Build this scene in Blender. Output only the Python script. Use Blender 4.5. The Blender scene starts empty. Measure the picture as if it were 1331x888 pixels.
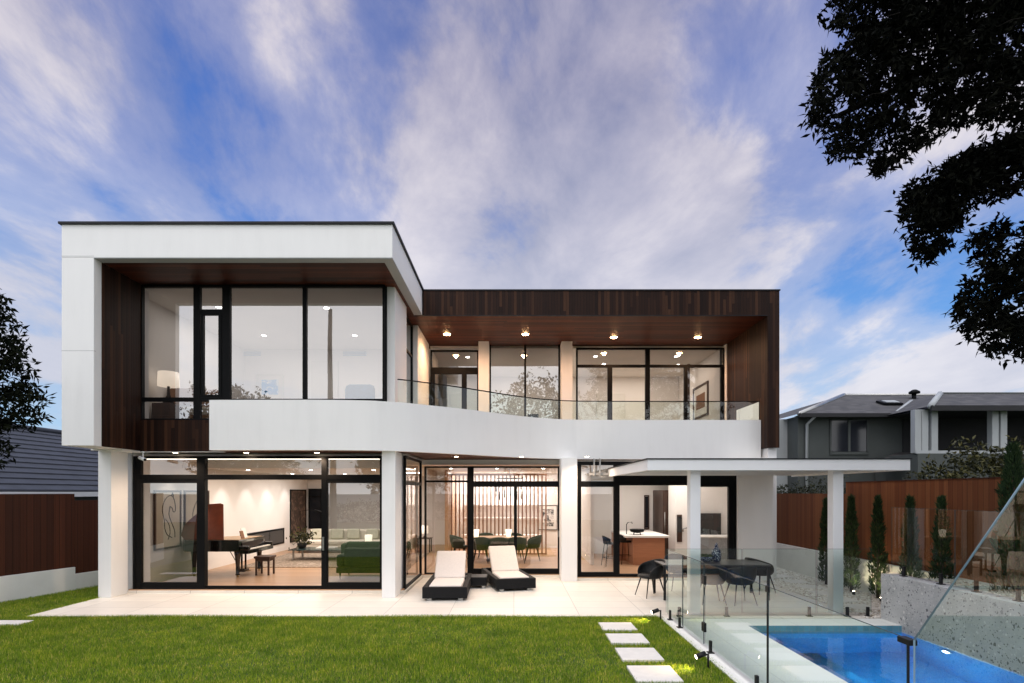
import bpy, math, random
import numpy as np
from mathutils import Vector, Matrix
random.seed(7); RNG = np.random.default_rng(11)
scene = bpy.context.scene
COL = scene.collection
R = math.radians
H = 2.25                      # eye height above the terrace
F = 720.0                     # focal length of the survey photo, in its pixels
def X(px, d): return (px - 668.0) * d / F
def Z(py, d): return H - (py - 640.0) * d / F

# ------------------------------------------------------------------ materials
def nd(nt, t, ins=None, **props):
    n = nt.nodes.new(t)
    for k, v in props.items(): setattr(n, k, v)
    for k, v in (ins or {}).items():
        s = n.inputs[k]
        if isinstance(v, bpy.types.NodeSocket): nt.links.new(v, s)
        else: s.default_value = v
    return n
def mth(nt, op, a, b=None, c=None, clamp=False):
    n = nt.nodes.new('ShaderNodeMath'); n.operation = op; n.use_clamp = clamp
    for i, v in enumerate((a, b, c)):
        if v is None: continue
        if isinstance(v, bpy.types.NodeSocket): nt.links.new(v, n.inputs[i])
        else: n.inputs[i].default_value = v
    return n.outputs[0]
def ramp(nt, fac, stops, interp='LINEAR'):
    n = nt.nodes.new('ShaderNodeValToRGB'); n.color_ramp.interpolation = interp
    e = n.color_ramp.elements
    while len(e) < len(stops): e.new(0.5)
    for el, (p, c) in zip(e, stops):
        el.position = p; el.color = (c[0], c[1], c[2], 1) if not isinstance(c, (int, float)) else (c, c, c, 1)
    nt.links.new(fac, n.inputs[0]); return n.outputs[0]
def mixc(nt, fac, a, b, blend='MIX'):
    n = nt.nodes.new('ShaderNodeMix'); n.data_type = 'RGBA'; n.blend_type = blend
    for s, v in ((n.inputs[0], fac), (n.inputs[6], a), (n.inputs[7], b)):
        if isinstance(v, bpy.types.NodeSocket): nt.links.new(v, s)
        elif isinstance(v, (int, float)): s.default_value = v
        else: s.default_value = (v[0], v[1], v[2], 1)
    return n.outputs[2]
def base_mat(name):
    m = bpy.data.materials.new(name); m.use_nodes = True
    nt = m.node_tree; b = nt.nodes['Principled BSDF']
    return m, nt, b
def setc(nt, sock, v):
    if isinstance(v, bpy.types.NodeSocket): nt.links.new(v, sock)
    else: sock.default_value = (v[0], v[1], v[2], 1)
def objco(nt): return nd(nt, 'ShaderNodeTexCoord').outputs['Object']
def geopos(nt): return nd(nt, 'ShaderNodeNewGeometry').outputs['Position']
def bump(nt, b, h, strength=.3, dist=.01):
    n = nd(nt, 'ShaderNodeBump', {'Height': h, 'Strength': strength, 'Distance': dist})
    nt.links.new(n.outputs[0], b.inputs['Normal'])

def mottled(name, c, var=.08, rough=.6, scale=3., bmp=.0, bscale=60., spec=.5, metal=0.):
    m, nt, b = base_mat(name); co = geopos(nt)
    n = nd(nt, 'ShaderNodeTexNoise', {'Vector': co, 'Scale': scale, 'Detail': 6., 'Roughness': .6})
    lo = [x*(1-var) for x in c]; hi = [min(1, x*(1+var)) for x in c]
    setc(nt, b.inputs['Base Color'], ramp(nt, n.outputs[0], [(.3, lo), (.7, hi)]))
    b.inputs['Roughness'].default_value = rough
    b.inputs['Specular IOR Level'].default_value = spec; b.inputs['Metallic'].default_value = metal
    if bmp:
        n2 = nd(nt, 'ShaderNodeTexNoise', {'Vector': co, 'Scale': bscale, 'Detail': 4.})
        bump(nt, b, n2.outputs[0], bmp, .005)
    return m

def wood(name, mode, width, cols, rough=.45, gap=.05, seglen=2.4, grain=.35, gapcol=.25, spec=.5):
    """boards laid side by side; mode = which coordinate counts the boards ('x','y','z','xy')"""
    m, nt, b = base_mat(name); co = geopos(nt)
    s = nd(nt, 'ShaderNodeSeparateXYZ', {0: co})
    x, y, z = s.outputs
    if mode == 'xy': u = mth(nt, 'ADD', x, y); l = z
    elif mode == 'x': u, l = x, y
    elif mode == 'y': u, l = y, x
    else: u, l = z, x
    if mode == 'z': l = mth(nt, 'ADD', x, y)
    un = mth(nt, 'DIVIDE', mth(nt, 'ADD', u, 100.013), width)
    bid = mth(nt, 'FLOOR', un); fr = mth(nt, 'FRACT', un)
    r1 = nd(nt, 'ShaderNodeTexWhiteNoise', {'W': bid}, noise_dimensions='1D').outputs[0]
    seg = mth(nt, 'FLOOR', mth(nt, 'ADD', mth(nt, 'DIVIDE', l, seglen), mth(nt, 'MULTIPLY', r1, 7.3)))
    cv = nd(nt, 'ShaderNodeCombineXYZ', {0: bid, 1: seg}).outputs[0]
    r2 = nd(nt, 'ShaderNodeTexWhiteNoise', {'Vector': cv}, noise_dimensions='2D').outputs[0]
    gv = nd(nt, 'ShaderNodeCombineXYZ', {0: mth(nt, 'MULTIPLY', u, 55.), 1: mth(nt, 'MULTIPLY', l, 2.2), 2: mth(nt, 'MULTIPLY', r2, 37.)}).outputs[0]
    g = nd(nt, 'ShaderNodeTexNoise', {'Vector': gv, 'Scale': 1., 'Detail': 5., 'Roughness': .65}).outputs[0]
    c = ramp(nt, r2, [(i/(len(cols)-1), k) for i, k in enumerate(cols)])
    gm = ramp(nt, g, [(.25, 1-grain), (.75, 1+grain*.6)])
    c = mixc(nt, 1., c, gm, 'MULTIPLY')
    edge = mth(nt, 'MINIMUM', fr, mth(nt, 'SUBTRACT', 1., fr))
    gp = mth(nt, 'GREATER_THAN', edge, gap)
    c = mixc(nt, gp, mixc(nt, 1., c, (gapcol,)*3, 'MULTIPLY'), c)
    setc(nt, b.inputs['Base Color'], c)
    b.inputs['Specular IOR Level'].default_value = spec
    setc2 = mth(nt, 'ADD', rough-.08, mth(nt, 'MULTIPLY', g, .2))
    nt.links.new(setc2, b.inputs['Roughness'])
    hgt = mth(nt, 'ADD', mth(nt, 'MULTIPLY', ramp(nt, edge, [(0., 0.), (min(.45, gap*1.6), 1.)]), 1.), mth(nt, 'MULTIPLY', g, .12))
    bump(nt, b, hgt, .5, .006)
    return m

def tiles(name, c, tw, th, gapc, rough=.5, gap=.004, var=.05, axes='xy'):
    m, nt, b = base_mat(name); co = geopos(nt)
    s = nd(nt, 'ShaderNodeSeparateXYZ', {0: co}); o = {'x': s.outputs[0], 'y': s.outputs[1], 'z': s.outputs[2]}
    u = mth(nt, 'DIVIDE', mth(nt, 'ADD', o[axes[0]], 60.), tw); v = mth(nt, 'DIVIDE', mth(nt, 'ADD', o[axes[1]], 60.), th)
    fu, fv = mth(nt, 'FRACT', u), mth(nt, 'FRACT', v)
    eu = mth(nt, 'MULTIPLY', mth(nt, 'MINIMUM', fu, mth(nt, 'SUBTRACT', 1., fu)), tw)
    ev = mth(nt, 'MULTIPLY', mth(nt, 'MINIMUM', fv, mth(nt, 'SUBTRACT', 1., fv)), th)
    e = mth(nt, 'GREATER_THAN', mth(nt, 'MINIMUM', eu, ev), gap)
    idv = nd(nt, 'ShaderNodeCombineXYZ', {0: mth(nt, 'FLOOR', u), 1: mth(nt, 'FLOOR', v)}).outputs[0]
    r = nd(nt, 'ShaderNodeTexWhiteNoise', {'Vector': idv}, noise_dimensions='2D').outputs[0]
    n = nd(nt, 'ShaderNodeTexNoise', {'Vector': co, 'Scale': 2.3, 'Detail': 8., 'Roughness': .65}).outputs[0]
    k = mth(nt, 'ADD', mth(nt, 'MULTIPLY', r, .5), mth(nt, 'MULTIPLY', n, .9))
    cc = ramp(nt, k, [(.2, [x*(1-var) for x in c]), (1., [min(1, x*(1+var)) for x in c])])
    setc(nt, b.inputs['Base Color'], mixc(nt, e, gapc, cc))
    nt.links.new(mth(nt, 'ADD', rough-.1, mth(nt, 'MULTIPLY', n, .2)), b.inputs['Roughness'])
    bump(nt, b, e, .25, .003)
    return m

def glass_mat(name, tint, refl, ior=1.5, rcol=(1, 1, 1)):
    m = bpy.data.materials.new(name); m.use_nodes = True; nt = m.node_tree
    nt.nodes.remove(nt.nodes['Principled BSDF'])
    out = nt.nodes['Material Output']
    fr = nd(nt, 'ShaderNodeFresnel', {'IOR': ior}).outputs[0]
    fac = mth(nt, 'ADD', fr, refl, clamp=True)
    # faint waviness of float glass
    co = geopos(nt)
    n = nd(nt, 'ShaderNodeTexNoise', {'Vector': co, 'Scale': .9, 'Detail': 1.}).outputs[0]
    bp = nd(nt, 'ShaderNodeBump', {'Height': n, 'Strength': .04, 'Distance': .02}).outputs[0]
    t = nd(nt, 'ShaderNodeBsdfTransparent', {'Color': (*tint, 1)}).outputs[0]
    g = nd(nt, 'ShaderNodeBsdfGlossy', {'Color': (*rcol, 1), 'Roughness': 0., 'Normal': bp}).outputs[0]
    mx = nd(nt, 'ShaderNodeMixShader', {0: fac, 1: t, 2: g}).outputs[0]
    nt.links.new(mx, out.inputs[0]); return m

def emit(name, c, s, base=(.8, .8, .8)):
    m, nt, b = base_mat(name)
    b.inputs['Base Color'].default_value = (*base, 1)
    b.inputs['Emission Color'].default_value = (*c, 1); b.inputs['Emission Strength'].default_value = s
    return m

M = {}
def render_wall(name, c):
    m, nt, b = base_mat(name); co = geopos(nt)
    st = nd(nt, 'ShaderNodeMapping', {'Vector': co, 'Scale': (2.2, 2.2, .28)}).outputs[0]
    a = nd(nt, 'ShaderNodeTexNoise', {'Vector': st, 'Scale': 2.4, 'Detail': 7., 'Roughness': .65}).outputs[0]
    f = nd(nt, 'ShaderNodeTexNoise', {'Vector': co, 'Scale': 1.1, 'Detail': 5.}).outputs[0]
    k = mth(nt, 'ADD', mth(nt, 'MULTIPLY', a, .55), mth(nt, 'MULTIPLY', f, .45))
    setc(nt, b.inputs['Base Color'], ramp(nt, k, [(.30, [x*.95 for x in c]), (.47, c), (.7, [min(1, x*1.03) for x in c])]))
    b.inputs['Roughness'].default_value = .75
    t = nd(nt, 'ShaderNodeTexNoise', {'Vector': co, 'Scale': 110., 'Detail': 3.}).outputs[0]
    bump(nt, b, mth(nt, 'ADD', t, mth(nt, 'MULTIPLY', f, 1.5)), .12, .006); return m
M['white'] = render_wall('white_render', (.82, .815, .80))
M['white_int'] = mottled('interior_white_paint', (.80, .77, .74), .02, .75, 1.5)
M['ceil_int'] = mottled('ceiling_paint', (.80, .77, .73), .02, .8, 1.5)
M['white_metal'] = mottled('white_powder_coat', (.80, .81, .82), .02, .4, 2.)
M['black'] = mottled('black_aluminium', (.003, .0032, .0036), .15, .55, 5., spec=.12)
M['black_cap'] = mottled('black_flashing', (.007, .0075, .010), .15, .5, 5., spec=.25)
M['wood_wall'] = wood('dark_timber_cladding', 'xy', .075, [(.011, .0042, .0024), (.022, .0085, .0045), (.016, .006, .0034), (.060, .025, .012), (.030, .0115, .006), (.014, .0055, .003)], .55, spec=.15)
M['wood_soffit'] = wood('dark_timber_soffit', 'y', .11, [(.036, .0085, .0036), (.060, .0140, .0055), (.105, .026, .010)], .45, .04, 3.2, .3, .3, spec=.2)
M['wood_fence'] = wood('red_brown_fence_boards', 'y', .11, [(.125, .042, .018), (.165, .056, .022), (.20, .075, .030), (.14, .047, .020)], .7, .03, 6., .25, .45, spec=.15)
M['wood_fence_dark'] = wood('brown_fence_boards', 'y', .13, [(.060, .020, .010), (.085, .027, .013), (.050, .018, .010)], .7, .035, 6., .3, .4, spec=.15)
M['floor_wood'] = wood('oak_floorboards', 'y', .19, [(.40, .235, .13), (.47, .285, .165), (.43, .255, .145), (.50, .31, .185)], .3, .008, 2.2, .14, .6)
M['slat'] = wood('oak_battens', 'z', 5., [(.30, .14, .075), (.36, .18, .10)], .5, .001, 5., .2, .8)
M['island'] = wood('oak_veneer', 'z', .22, [(.36, .15, .07), (.42, .18, .09)], .4, .006, 4., .2, .8)
M['terrace'] = tiles('cream_porcelain_paving', (.74, .69, .61), 1.2, .6, (.36, .33, .29), .45, .0045, .10)
M['coping'] = tiles('pale_pool_coping', (.76, .77, .73), .8, .6, (.50, .50, .47), .5, .003, .04)
M['paver'] = mottled('pale_concrete_paver', (.66, .63, .59), .07, .75, 6., .15, 80)
M['soil'] = mottled('lawn_soil', (.045, .075, .016), .35, .95, 9., .3, 40)
M['farground'] = mottled('far_ground', (.06, .08, .035), .3, .95, .4)
M['gravel_bed'] = mottled('gravel_bed', (.46, .43, .38), .25, .9, 60., .4, 40)
M['glass_up'] = glass_mat('coated_window_glass', (.80, .80, .80), .25, 1.5)
M['glass_low'] = glass_mat('grey_sliding_glass', (.50, .52, .52), .15, 1.5)
M['glass_mid'] = glass_mat('clear_door_glass', (.80, .79, .78), .09, 1.5)
M['glass_fence'] = glass_mat('green_tinted_fence_glass', (.86, .955, .925), .012, 1.45)
M['glass_rake'] = glass_mat('near_green_glass', (.80, .93, .90), .05, 1.5)
M['glass_edge'] = mottled('glass_edge', (.035, .06, .062), .1, .2, 5.)
M['glass_edge_blue'] = mottled('bright_glass_edge', (.30, .42, .52), .1, .1, 5.)
M['cream'] = mottled('cream_canvas', (.70, .63, .57), .05, .9, 30., .25, 220)
M['charcoal'] = mottled('charcoal_plastic', (.008, .0083, .009), .15, .5, 20., spec=.3)
M['charcoal_top'] = mottled('grey_stone_table_top', (.075, .070, .066), .2, .35, 9.)
M['green'] = mottled('bottle_green_velvet', (.018, .045, .012), .25, .85, 14., .2, 200)
M['dark_green'] = mottled('dark_olive_leather', (.022, .030, .016), .25, .6, 14.)
M['sofa_white'] = mottled('ivory_linen', (.68, .62, .53), .05, .9, 20., .2, 200)
M['cushion_green'] = mottled('sage_cushion', (.50, .48, .38), .12, .9, 12.)
M['piano'] = mottled('black_lacquer', (.008, .007, .007), .1, .06, 4., spec=.7)
M['piano_lid'] = mottled('red_brown_lacquer', (.13, .028, .014), .25, .10, 3., spec=.8)  # the lid's red-brown reflection is put into its base colour
M['ivory'] = mottled('ivory_keys', (.75, .72, .66), .03, .3, 6.)
M['gold'] = mottled('brass_soundboard', (.50, .30, .12), .15, .3, 5., metal=.7)
M['dark_wood'] = mottled('dark_walnut', (.045, .020, .012), .3, .4, 8.)
M['brown'] = mottled('tan_upholstery', (.22, .11, .06), .12, .85, 10.)
M['blue'] = mottled('sky_blue_velvet', (.14, .32, .52), .12, .85, 10.)
M['grey_steel'] = mottled('satin_steel', (.35, .35, .34), .08, .3, 10., metal=.8)
M['screen'] = mottled('dark_glass_screen', (.015, .016, .018), .2, .08, 3.)
M['bark_dark'] = mottled('dark_bark', (.009, .008, .007), .3, .95, 12., spec=.05)

def terrazzo():
    m, nt, b = base_mat('terrazzo_stone'); co = geopos(nt)
    c = None
    base = ramp(nt, nd(nt, 'ShaderNodeTexNoise', {'Vector': co, 'Scale': 3., 'Detail': 5.}).outputs[0], [(.3, (.42, .42, .415)), (.7, (.55, .55, .54))])
    c = base
    wn = nd(nt, 'ShaderNodeTexNoise', {'Vector': co, 'Scale': 16., 'Detail': 3.})
    dist = mixc(nt, .07, co, wn.outputs['Color'], 'ADD')
    for sc, th, lohi in ((8., .20, ((.10, .10, .10), (.27, .27, .27), (.54, .53, .52))), (17., .27, ((.13, .13, .14), (.62, .61, .60), (.36, .36, .38), (.70, .68, .66))), (38., .30, ((.60, .58, .56), (.13, .13, .14), (.52, .51, .50)))):
        v = nd(nt, 'ShaderNodeTexVoronoi', {'Vector': dist, 'Scale': sc, 'Randomness': 1.})
        s = nd(nt, 'ShaderNodeSeparateXYZ', {0: v.outputs['Color']})
        size = mth(nt, 'MULTIPLY', s.outputs[1], th * 1.5)
        mask = mth(nt, 'LESS_THAN', v.outputs['Distance'], size)
        chip = ramp(nt, s.outputs[0], [((i+.0)/len(lohi), k) for i, k in enumerate(lohi)], 'CONSTANT')
        c = mixc(nt, mask, c, chip)
    setc(nt, b.inputs['Base Color'], c); b.inputs['Roughness'].default_value = .45
    return m
M['terrazzo'] = terrazzo()

def wicker():
    m, nt, b = base_mat('black_wicker_weave'); co = geopos(nt)
    s = nd(nt, 'ShaderNodeSeparateXYZ', {0: co})
    u = mth(nt, 'SINE', mth(nt, 'MULTIPLY', mth(nt, 'ADD', s.outputs[0], s.outputs[1]), 260.))
    v = mth(nt, 'SINE', mth(nt, 'MULTIPLY', s.outputs[2], 420.))
    w = mth(nt, 'MULTIPLY', u, v)
    setc(nt, b.inputs['Base Color'], ramp(nt, w, [(.2, (.004, .004, .0045)), (.9, (.018, .018, .020))]))
    b.inputs['Roughness'].default_value = .6; b.inputs['Specular IOR Level'].default_value = .2
    bump(nt, b, w, .6, .004); return m
M['wicker'] = wicker()

def water():
    m = bpy.data.materials.new('pool_water'); m.use_nodes = True; nt = m.node_tree
    nt.nodes.remove(nt.nodes['Principled BSDF']); out = nt.nodes['Material Output']
    co = geopos(nt)
    mp = nd(nt, 'ShaderNodeMapping', {'Vector': co, 'Scale': (1., .6, 1.)}).outputs[0]
    n = nd(nt, 'ShaderNodeTexNoise', {'Vector': mp, 'Scale': 3.2, 'Detail': 3., 'Roughness': .5, 'Distortion': .6}).outputs[0]
    bp = nd(nt, 'ShaderNodeBump', {'Height': n, 'Strength': .22, 'Distance': .03}).outputs[0]
    fr = nd(nt, 'ShaderNodeFresnel', {'IOR': 1.33, 'Normal': bp}).outputs[0]
    t = nd(nt, 'ShaderNodeBsdfRefraction', {'Color': (.78, .95, 1, 1), 'IOR': 1.33, 'Roughness': .0, 'Normal': bp}).outputs[0]
    g = nd(nt, 'ShaderNodeBsdfGlossy', {'Color': (.9, .95, 1, 1), 'Roughness': .02, 'Normal': bp}).outputs[0]
    nt.links.new(nd(nt, 'ShaderNodeMixShader', {0: fr, 1: t, 2: g}).outputs[0], out.inputs[0]); return m
M['water'] = water()

def pool_tile():
    m, nt, b = base_mat('blue_mosaic_tile'); co = geopos(nt)
    n = nd(nt, 'ShaderNodeTexNoise', {'Vector': co, 'Scale': 1.3, 'Detail': 4., 'Distortion': .8}).outputs[0]
    wv = nd(nt, 'ShaderNodeTexVoronoi', {'Vector': co, 'Scale': 40., 'Randomness': .15}).outputs['Color']
    k = mth(nt, 'ADD', mth(nt, 'MULTIPLY', n, .8), mth(nt, 'MULTIPLY', nd(nt, 'ShaderNodeSeparateXYZ', {0: wv}).outputs[0], .2))
    setc(nt, b.inputs['Base Color'], ramp(nt, k, [(.25, (.008, .23, .60)), (.75, (.06, .47, .88))]))
    b.inputs['Roughness'].default_value = .4; return m
M['pool'] = pool_tile()
M['pool_band'] = tiles('teal_waterline_tile', (.10, .28, .38), .1, .1, (.2, .3, .35), .2, .003, .25, 'xz')

def pattern(name, bg, ink, scale, kind='wave', thr=.55, rough=.8):
    m, nt, b = base_mat(name); co = geopos(nt)
    if kind == 'wave':
        w = nd(nt, 'ShaderNodeTexWave', {'Vector': co, 'Scale': scale, 'Distortion': 9., 'Detail': 2., 'Detail Scale': 1.4}).outputs['Color']
        f = ramp(nt, w, [(thr, 0.), (thr+.08, 1.)])
    elif kind == 'voronoi':
        v = nd(nt, 'ShaderNodeTexVoronoi', {'Vector': co, 'Scale': scale}, feature='DISTANCE_TO_EDGE').outputs[0]
        f = ramp(nt, v, [(thr*.1, 1.), (thr*.16, 0.)])
    else:
        n = nd(nt, 'ShaderNodeTexNoise', {'Vector': co, 'Scale': scale, 'Detail': 7., 'Roughness': .7, 'Distortion': 1.2}).outputs[0]
        f = ramp(nt, n, [(thr-.06, 0.), (thr+.06, 1.)])
    setc(nt, b.inputs['Base Color'], mixc(nt, f, bg, ink)); b.inputs['Roughness'].default_value = rough
    return m
M['art_abstract'] = pattern('black_and_white_scribble_print', (.72, .70, .67), (.03, .03, .03), 5., 'noise', .50)
M['art_bark'] = pattern('brown_bark_relief', (.035, .020, .014), (.15, .09, .06), 4., 'noise', .54)
M['art_blue'] = pattern('blue_and_white_print', (.12, .36, .72), (.75, .78, .82), 4., 'noise', .56)
M['paper'] = mottled('cream_paper', (.58, .50, .40), .08, .9, 3.)
M['paper_white'] = mottled('white_mount', (.72, .70, .66), .03, .9, 3.)
M['rug'] = pattern('taupe_patterned_rug', (.20, .15, .11), (.36, .29, .23), 7., 'voronoi', .6, .95)
M['vase'] = pattern('patterned_glaze', (.42, .47, .52), (.012, .025, .07), 26., 'voronoi', 1.3, .25)
M['carpet'] = mottled('beige_carpet', (.48, .43, .38), .06, .95, 20.)

def leaf_mat(name, cols, rough=.5, transl=0.):
    m, nt, b = base_mat(name)
    r = nd(nt, 'ShaderNodeNewGeometry').outputs['Random Per Island']
    setc(nt, b.inputs['Base Color'], ramp(nt, r, [(i/(len(cols)-1), k) for i, k in enumerate(cols)]))
    b.inputs['Roughness'].default_value = rough; b.inputs['Specular IOR Level'].default_value = .25 if rough < .85 else .04
    if transl:
        tr = nd(nt, 'ShaderNodeBsdfTranslucent', {}); 
        c = ramp(nt, r, [(i/(len(cols)-1), [x*1.3 for x in k]) for i, k in enumerate(cols)])
        nt.links.new(c, tr.inputs[0])
        mx = nd(nt, 'ShaderNodeMixShader', {0: transl, 1: b.outputs[0], 2: tr.outputs[0]})
        nt.links.new(mx.outputs[0], nt.nodes['Material Output'].inputs[0])
    return m
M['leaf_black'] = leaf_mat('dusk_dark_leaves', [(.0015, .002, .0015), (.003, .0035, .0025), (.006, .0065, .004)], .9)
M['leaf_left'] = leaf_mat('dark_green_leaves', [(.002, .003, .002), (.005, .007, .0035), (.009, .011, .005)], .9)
M['leaf_shrub'] = leaf_mat('olive_shrub_leaves', [(.010, .014, .005), (.022, .026, .008), (.055, .055, .014), (.11, .10, .03)], .55)
M['leaf_cypress'] = leaf_mat('cypress_needles', [(.010, .026, .010), (.024, .050, .016), (.045, .078, .024)], .75)
M['leaf_hedge'] = leaf_mat('hedge_leaves', [(.008, .012, .005), (.018, .022, .008), (.05, .05, .02)], .6)
M['leaf_plant'] = leaf_mat('indoor_plant_leaves', [(.04, .06, .02), (.10, .13, .04)], .5)
M['bark'] = mottled('grey_brown_bark', (.06, .048, .04), .3, .9, 12., .5, 40)

def grass_mat():
    m, nt, b = base_mat('grass_blades')
    g = nd(nt, 'ShaderNodeNewGeometry'); r = g.outputs['Random Per Island']
    n = nd(nt, 'ShaderNodeTexNoise', {'Vector': g.outputs['Position'], 'Scale': 2.2, 'Detail': 8., 'Roughness': .75}).outputs[0]
    a = ramp(nt, r, [(0., (.09, .185, .014)), (.5, (.205, .325, .022)), (.82, (.34, .43, .040)), (1., (.58, .50, .17))])
    d = ramp(nt, n, [(.28, (.45, .54, .45)), (.47, (.95, .97, .88)), (.64, (1.5, 1.26, 1.05))])
    c = mixc(nt, 1., a, d, 'MULTIPLY'); setc(nt, b.inputs['Base Color'], c)
    b.inputs['Roughness'].default_value = .6; b.inputs['Specular IOR Level'].default_value = .2
    tr = nd(nt, 'ShaderNodeBsdfTranslucent', {'Color': (.12, .2, .02, 1)}); nt.links.new(c, tr.inputs[0])
    mx = nd(nt, 'ShaderNodeMixShader', {0: .3, 1: b.outputs[0], 2: tr.outputs[0]})
    nt.links.new(mx.outputs[0], nt.nodes['Material Output'].inputs[0]); return m
M['grass'] = grass_mat()
M['pebble'] = leaf_mat('white_pebbles', [(.38, .33, .27), (.64, .59, .52), (.76, .73, .67), (.82, .80, .76)], .8)
M['roof_tile'] = mottled('slate_blue_roof_tiles', (.026, .030, .042), .3, .6, 2.5, .2, 30)
M['roof_grey'] = wood('weathered_grey_shingles', 'y', .28, [(.034, .033, .034), (.048, .046, .046), (.075, .072, .071), (.040, .038, .038)], .7, .05, .35, .4, .5)
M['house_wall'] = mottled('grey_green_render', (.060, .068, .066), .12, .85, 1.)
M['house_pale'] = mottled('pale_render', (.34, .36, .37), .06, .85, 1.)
M['house_dark'] = mottled('dark_trim_and_shade', (.012, .012, .014), .2, .8, 1.)  # near-black trim; on the eave soffit and balcony wall it holds their shade
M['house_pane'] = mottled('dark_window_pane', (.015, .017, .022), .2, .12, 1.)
M['plinth'] = mottled('pale_painted_plinth', (.78, .77, .72), .06, .8, 1.4, .08, 60)
M['lamp_shade'] = emit('lit_lamp_shade', (1, .82, .64), 1.0)
M['bulb'] = emit('lit_downlight', (1, .80, .55), 28.)
M['bulb_orange'] = emit('warm_lit_downlight', (1, .56, .24), 90.)
M['bulb_white'] = emit('lit_downlight_white', (1, .93, .85), 40.)
M['cove'] = emit('cove_strip_light', (1, .90, .76), 2.2)
M['candle'] = emit('lit_candle_glass', (1, .84, .60), 2.)
M['pool_glow'] = emit('pool_lamp_lens', (.72, .78, 1), 14.)
M['vent'] = mottled('pale_blue_grille', (.30, .42, .58), .05, .5, 9.)
M['downlight_trim'] = mottled('white_trim_ring', (.7, .7, .7), .02, .5, 9.)

# ------------------------------------------------------------------ mesh helpers
WL = {}                       # world position of every object's local origin
class MB:
    def __init__(s): s.v = []; s.f = []; s.sm = []
    def add(s, vs, fs, smooth=False):
        o = len(s.v); s.v += [tuple(p) for p in vs]; s.f += [tuple(i+o for i in f) for f in fs]; s.sm += [smooth]*len(fs); return s
    def box(s, x0, x1, y0, y1, z0, z1):
        return s.add([(x0,y0,z0),(x1,y0,z0),(x1,y1,z0),(x0,y1,z0),(x0,y0,z1),(x1,y0,z1),(x1,y1,z1),(x0,y1,z1)],
                     [(0,3,2,1),(4,5,6,7),(0,1,5,4),(1,2,6,5),(2,3,7,6),(3,0,4,7)])
    def obox(s, c, dims, rz=0., rx=0., ry=0.):
        m = Matrix.Translation(c) @ Matrix.Rotation(rz, 4, 'Z') @ Matrix.Rotation(ry, 4, 'Y') @ Matrix.Rotation(rx, 4, 'X')
        a, b, c2 = (k/2 for k in dims)
        vs = [m @ Vector((sx*a, sy*b, sz*c2)) for sz in (-1,1) for sx, sy in ((-1,-1),(1,-1),(1,1),(-1,1))]
        return s.add(vs, [(0,3,2,1),(4,5,6,7),(0,1,5,4),(1,2,6,5),(2,3,7,6),(3,0,4,7)])
    def prism(s, poly, z0, z1):
        n = len(poly); vs = [(x,y,z0) for x,y in poly] + [(x,y,z1) for x,y in poly]
        return s.add(vs, [tuple(range(n-1,-1,-1)), tuple(range(n,2*n))] + [(i,(i+1)%n,n+(i+1)%n,n+i) for i in range(n)])
    def tube(s, pts, r, n=8, cap=True):
        pts = [Vector(p) for p in pts]; rs = r if isinstance(r, (list, tuple)) else [r]*len(pts)
        vs = []; fs = []
        ref = Vector((0,0,1)) if abs((pts[1]-pts[0]).normalized().z) < .9 else Vector((1,0,0))
        for i, p in enumerate(pts):
            t = (pts[min(i+1,len(pts)-1)] - pts[max(i-1,0)]).normalized()
            a = t.cross(ref).normalized(); b = t.cross(a)
            for k in range(n):
                an = 2*math.pi*k/n; vs.append(p + (a*math.cos(an)+b*math.sin(an))*rs[i])
        for i in range(len(pts)-1):
            for k in range(n): fs.append((i*n+k, i*n+(k+1)%n, (i+1)*n+(k+1)%n, (i+1)*n+k))
        if cap: fs += [tuple(range(n-1,-1,-1)), tuple(range((len(pts)-1)*n, len(pts)*n))]
        return s.add(vs, fs, True)
    def lathe(s, prof, c=(0,0,0), n=20, axis='z'):
        vs = []; fs = []
        for r, h in prof:
            for k in range(n):
                a = 2*math.pi*k/n; p = (r*math.cos(a), r*math.sin(a), h)
                if axis == 'y': p = (p[0], h, p[1])
                if axis == 'x': p = (h, p[0], p[1])
                vs.append((p[0]+c[0], p[1]+c[1], p[2]+c[2]))
        for i in range(len(prof)-1):
            for k in range(n): fs.append((i*n+k, i*n+(k+1)%n, (i+1)*n+(k+1)%n, (i+1)*n+k))
        fs += [tuple(range(n-1,-1,-1)), tuple(range((len(prof)-1)*n, len(prof)*n))]
        return s.add(vs, fs, True)
    def build(s, name, mat, parent=None, local=False, bevel=0., smooth=None, solid=0., sub=0, label=None):
        o0 = Vector((0,0,0)) if (parent is None or local) else WL[parent.name]
        me = bpy.data.meshes.new(name)
        me.from_pydata([tuple(Vector(p)-o0) for p in s.v], [], s.f)
        me.polygons.foreach_set('use_smooth', [bool(smooth) if smooth is not None else x for x in s.sm])
        me.materials.append(mat if not isinstance(mat, str) else M[mat]); me.update()
        ob = bpy.data.objects.new(name, me); COL.objects.link(ob)
        if parent is not None: ob.parent = parent
        WL[ob.name] = o0
        if solid:
            md = ob.modifiers.new('Solidify', 'SOLIDIFY'); md.thickness = solid; md.offset = 0
        if sub:
            md = ob.modifiers.new('Subdivision', 'SUBSURF'); md.levels = sub; md.render_levels = sub
        if bevel:
            md = ob.modifiers.new('Bevel', 'BEVEL'); md.width = bevel; md.segments = 2; md.limit_method = 'ANGLE'; md.angle_limit = R(40)
        if label: ob['label'] = label
        return ob
def tag(o, label=None, cat=None, group=None, kind=None):
    if label: o['label'] = label
    if cat: o['category'] = cat
    if group: o['group'] = group
    if kind: o['kind'] = kind
    return o
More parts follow.
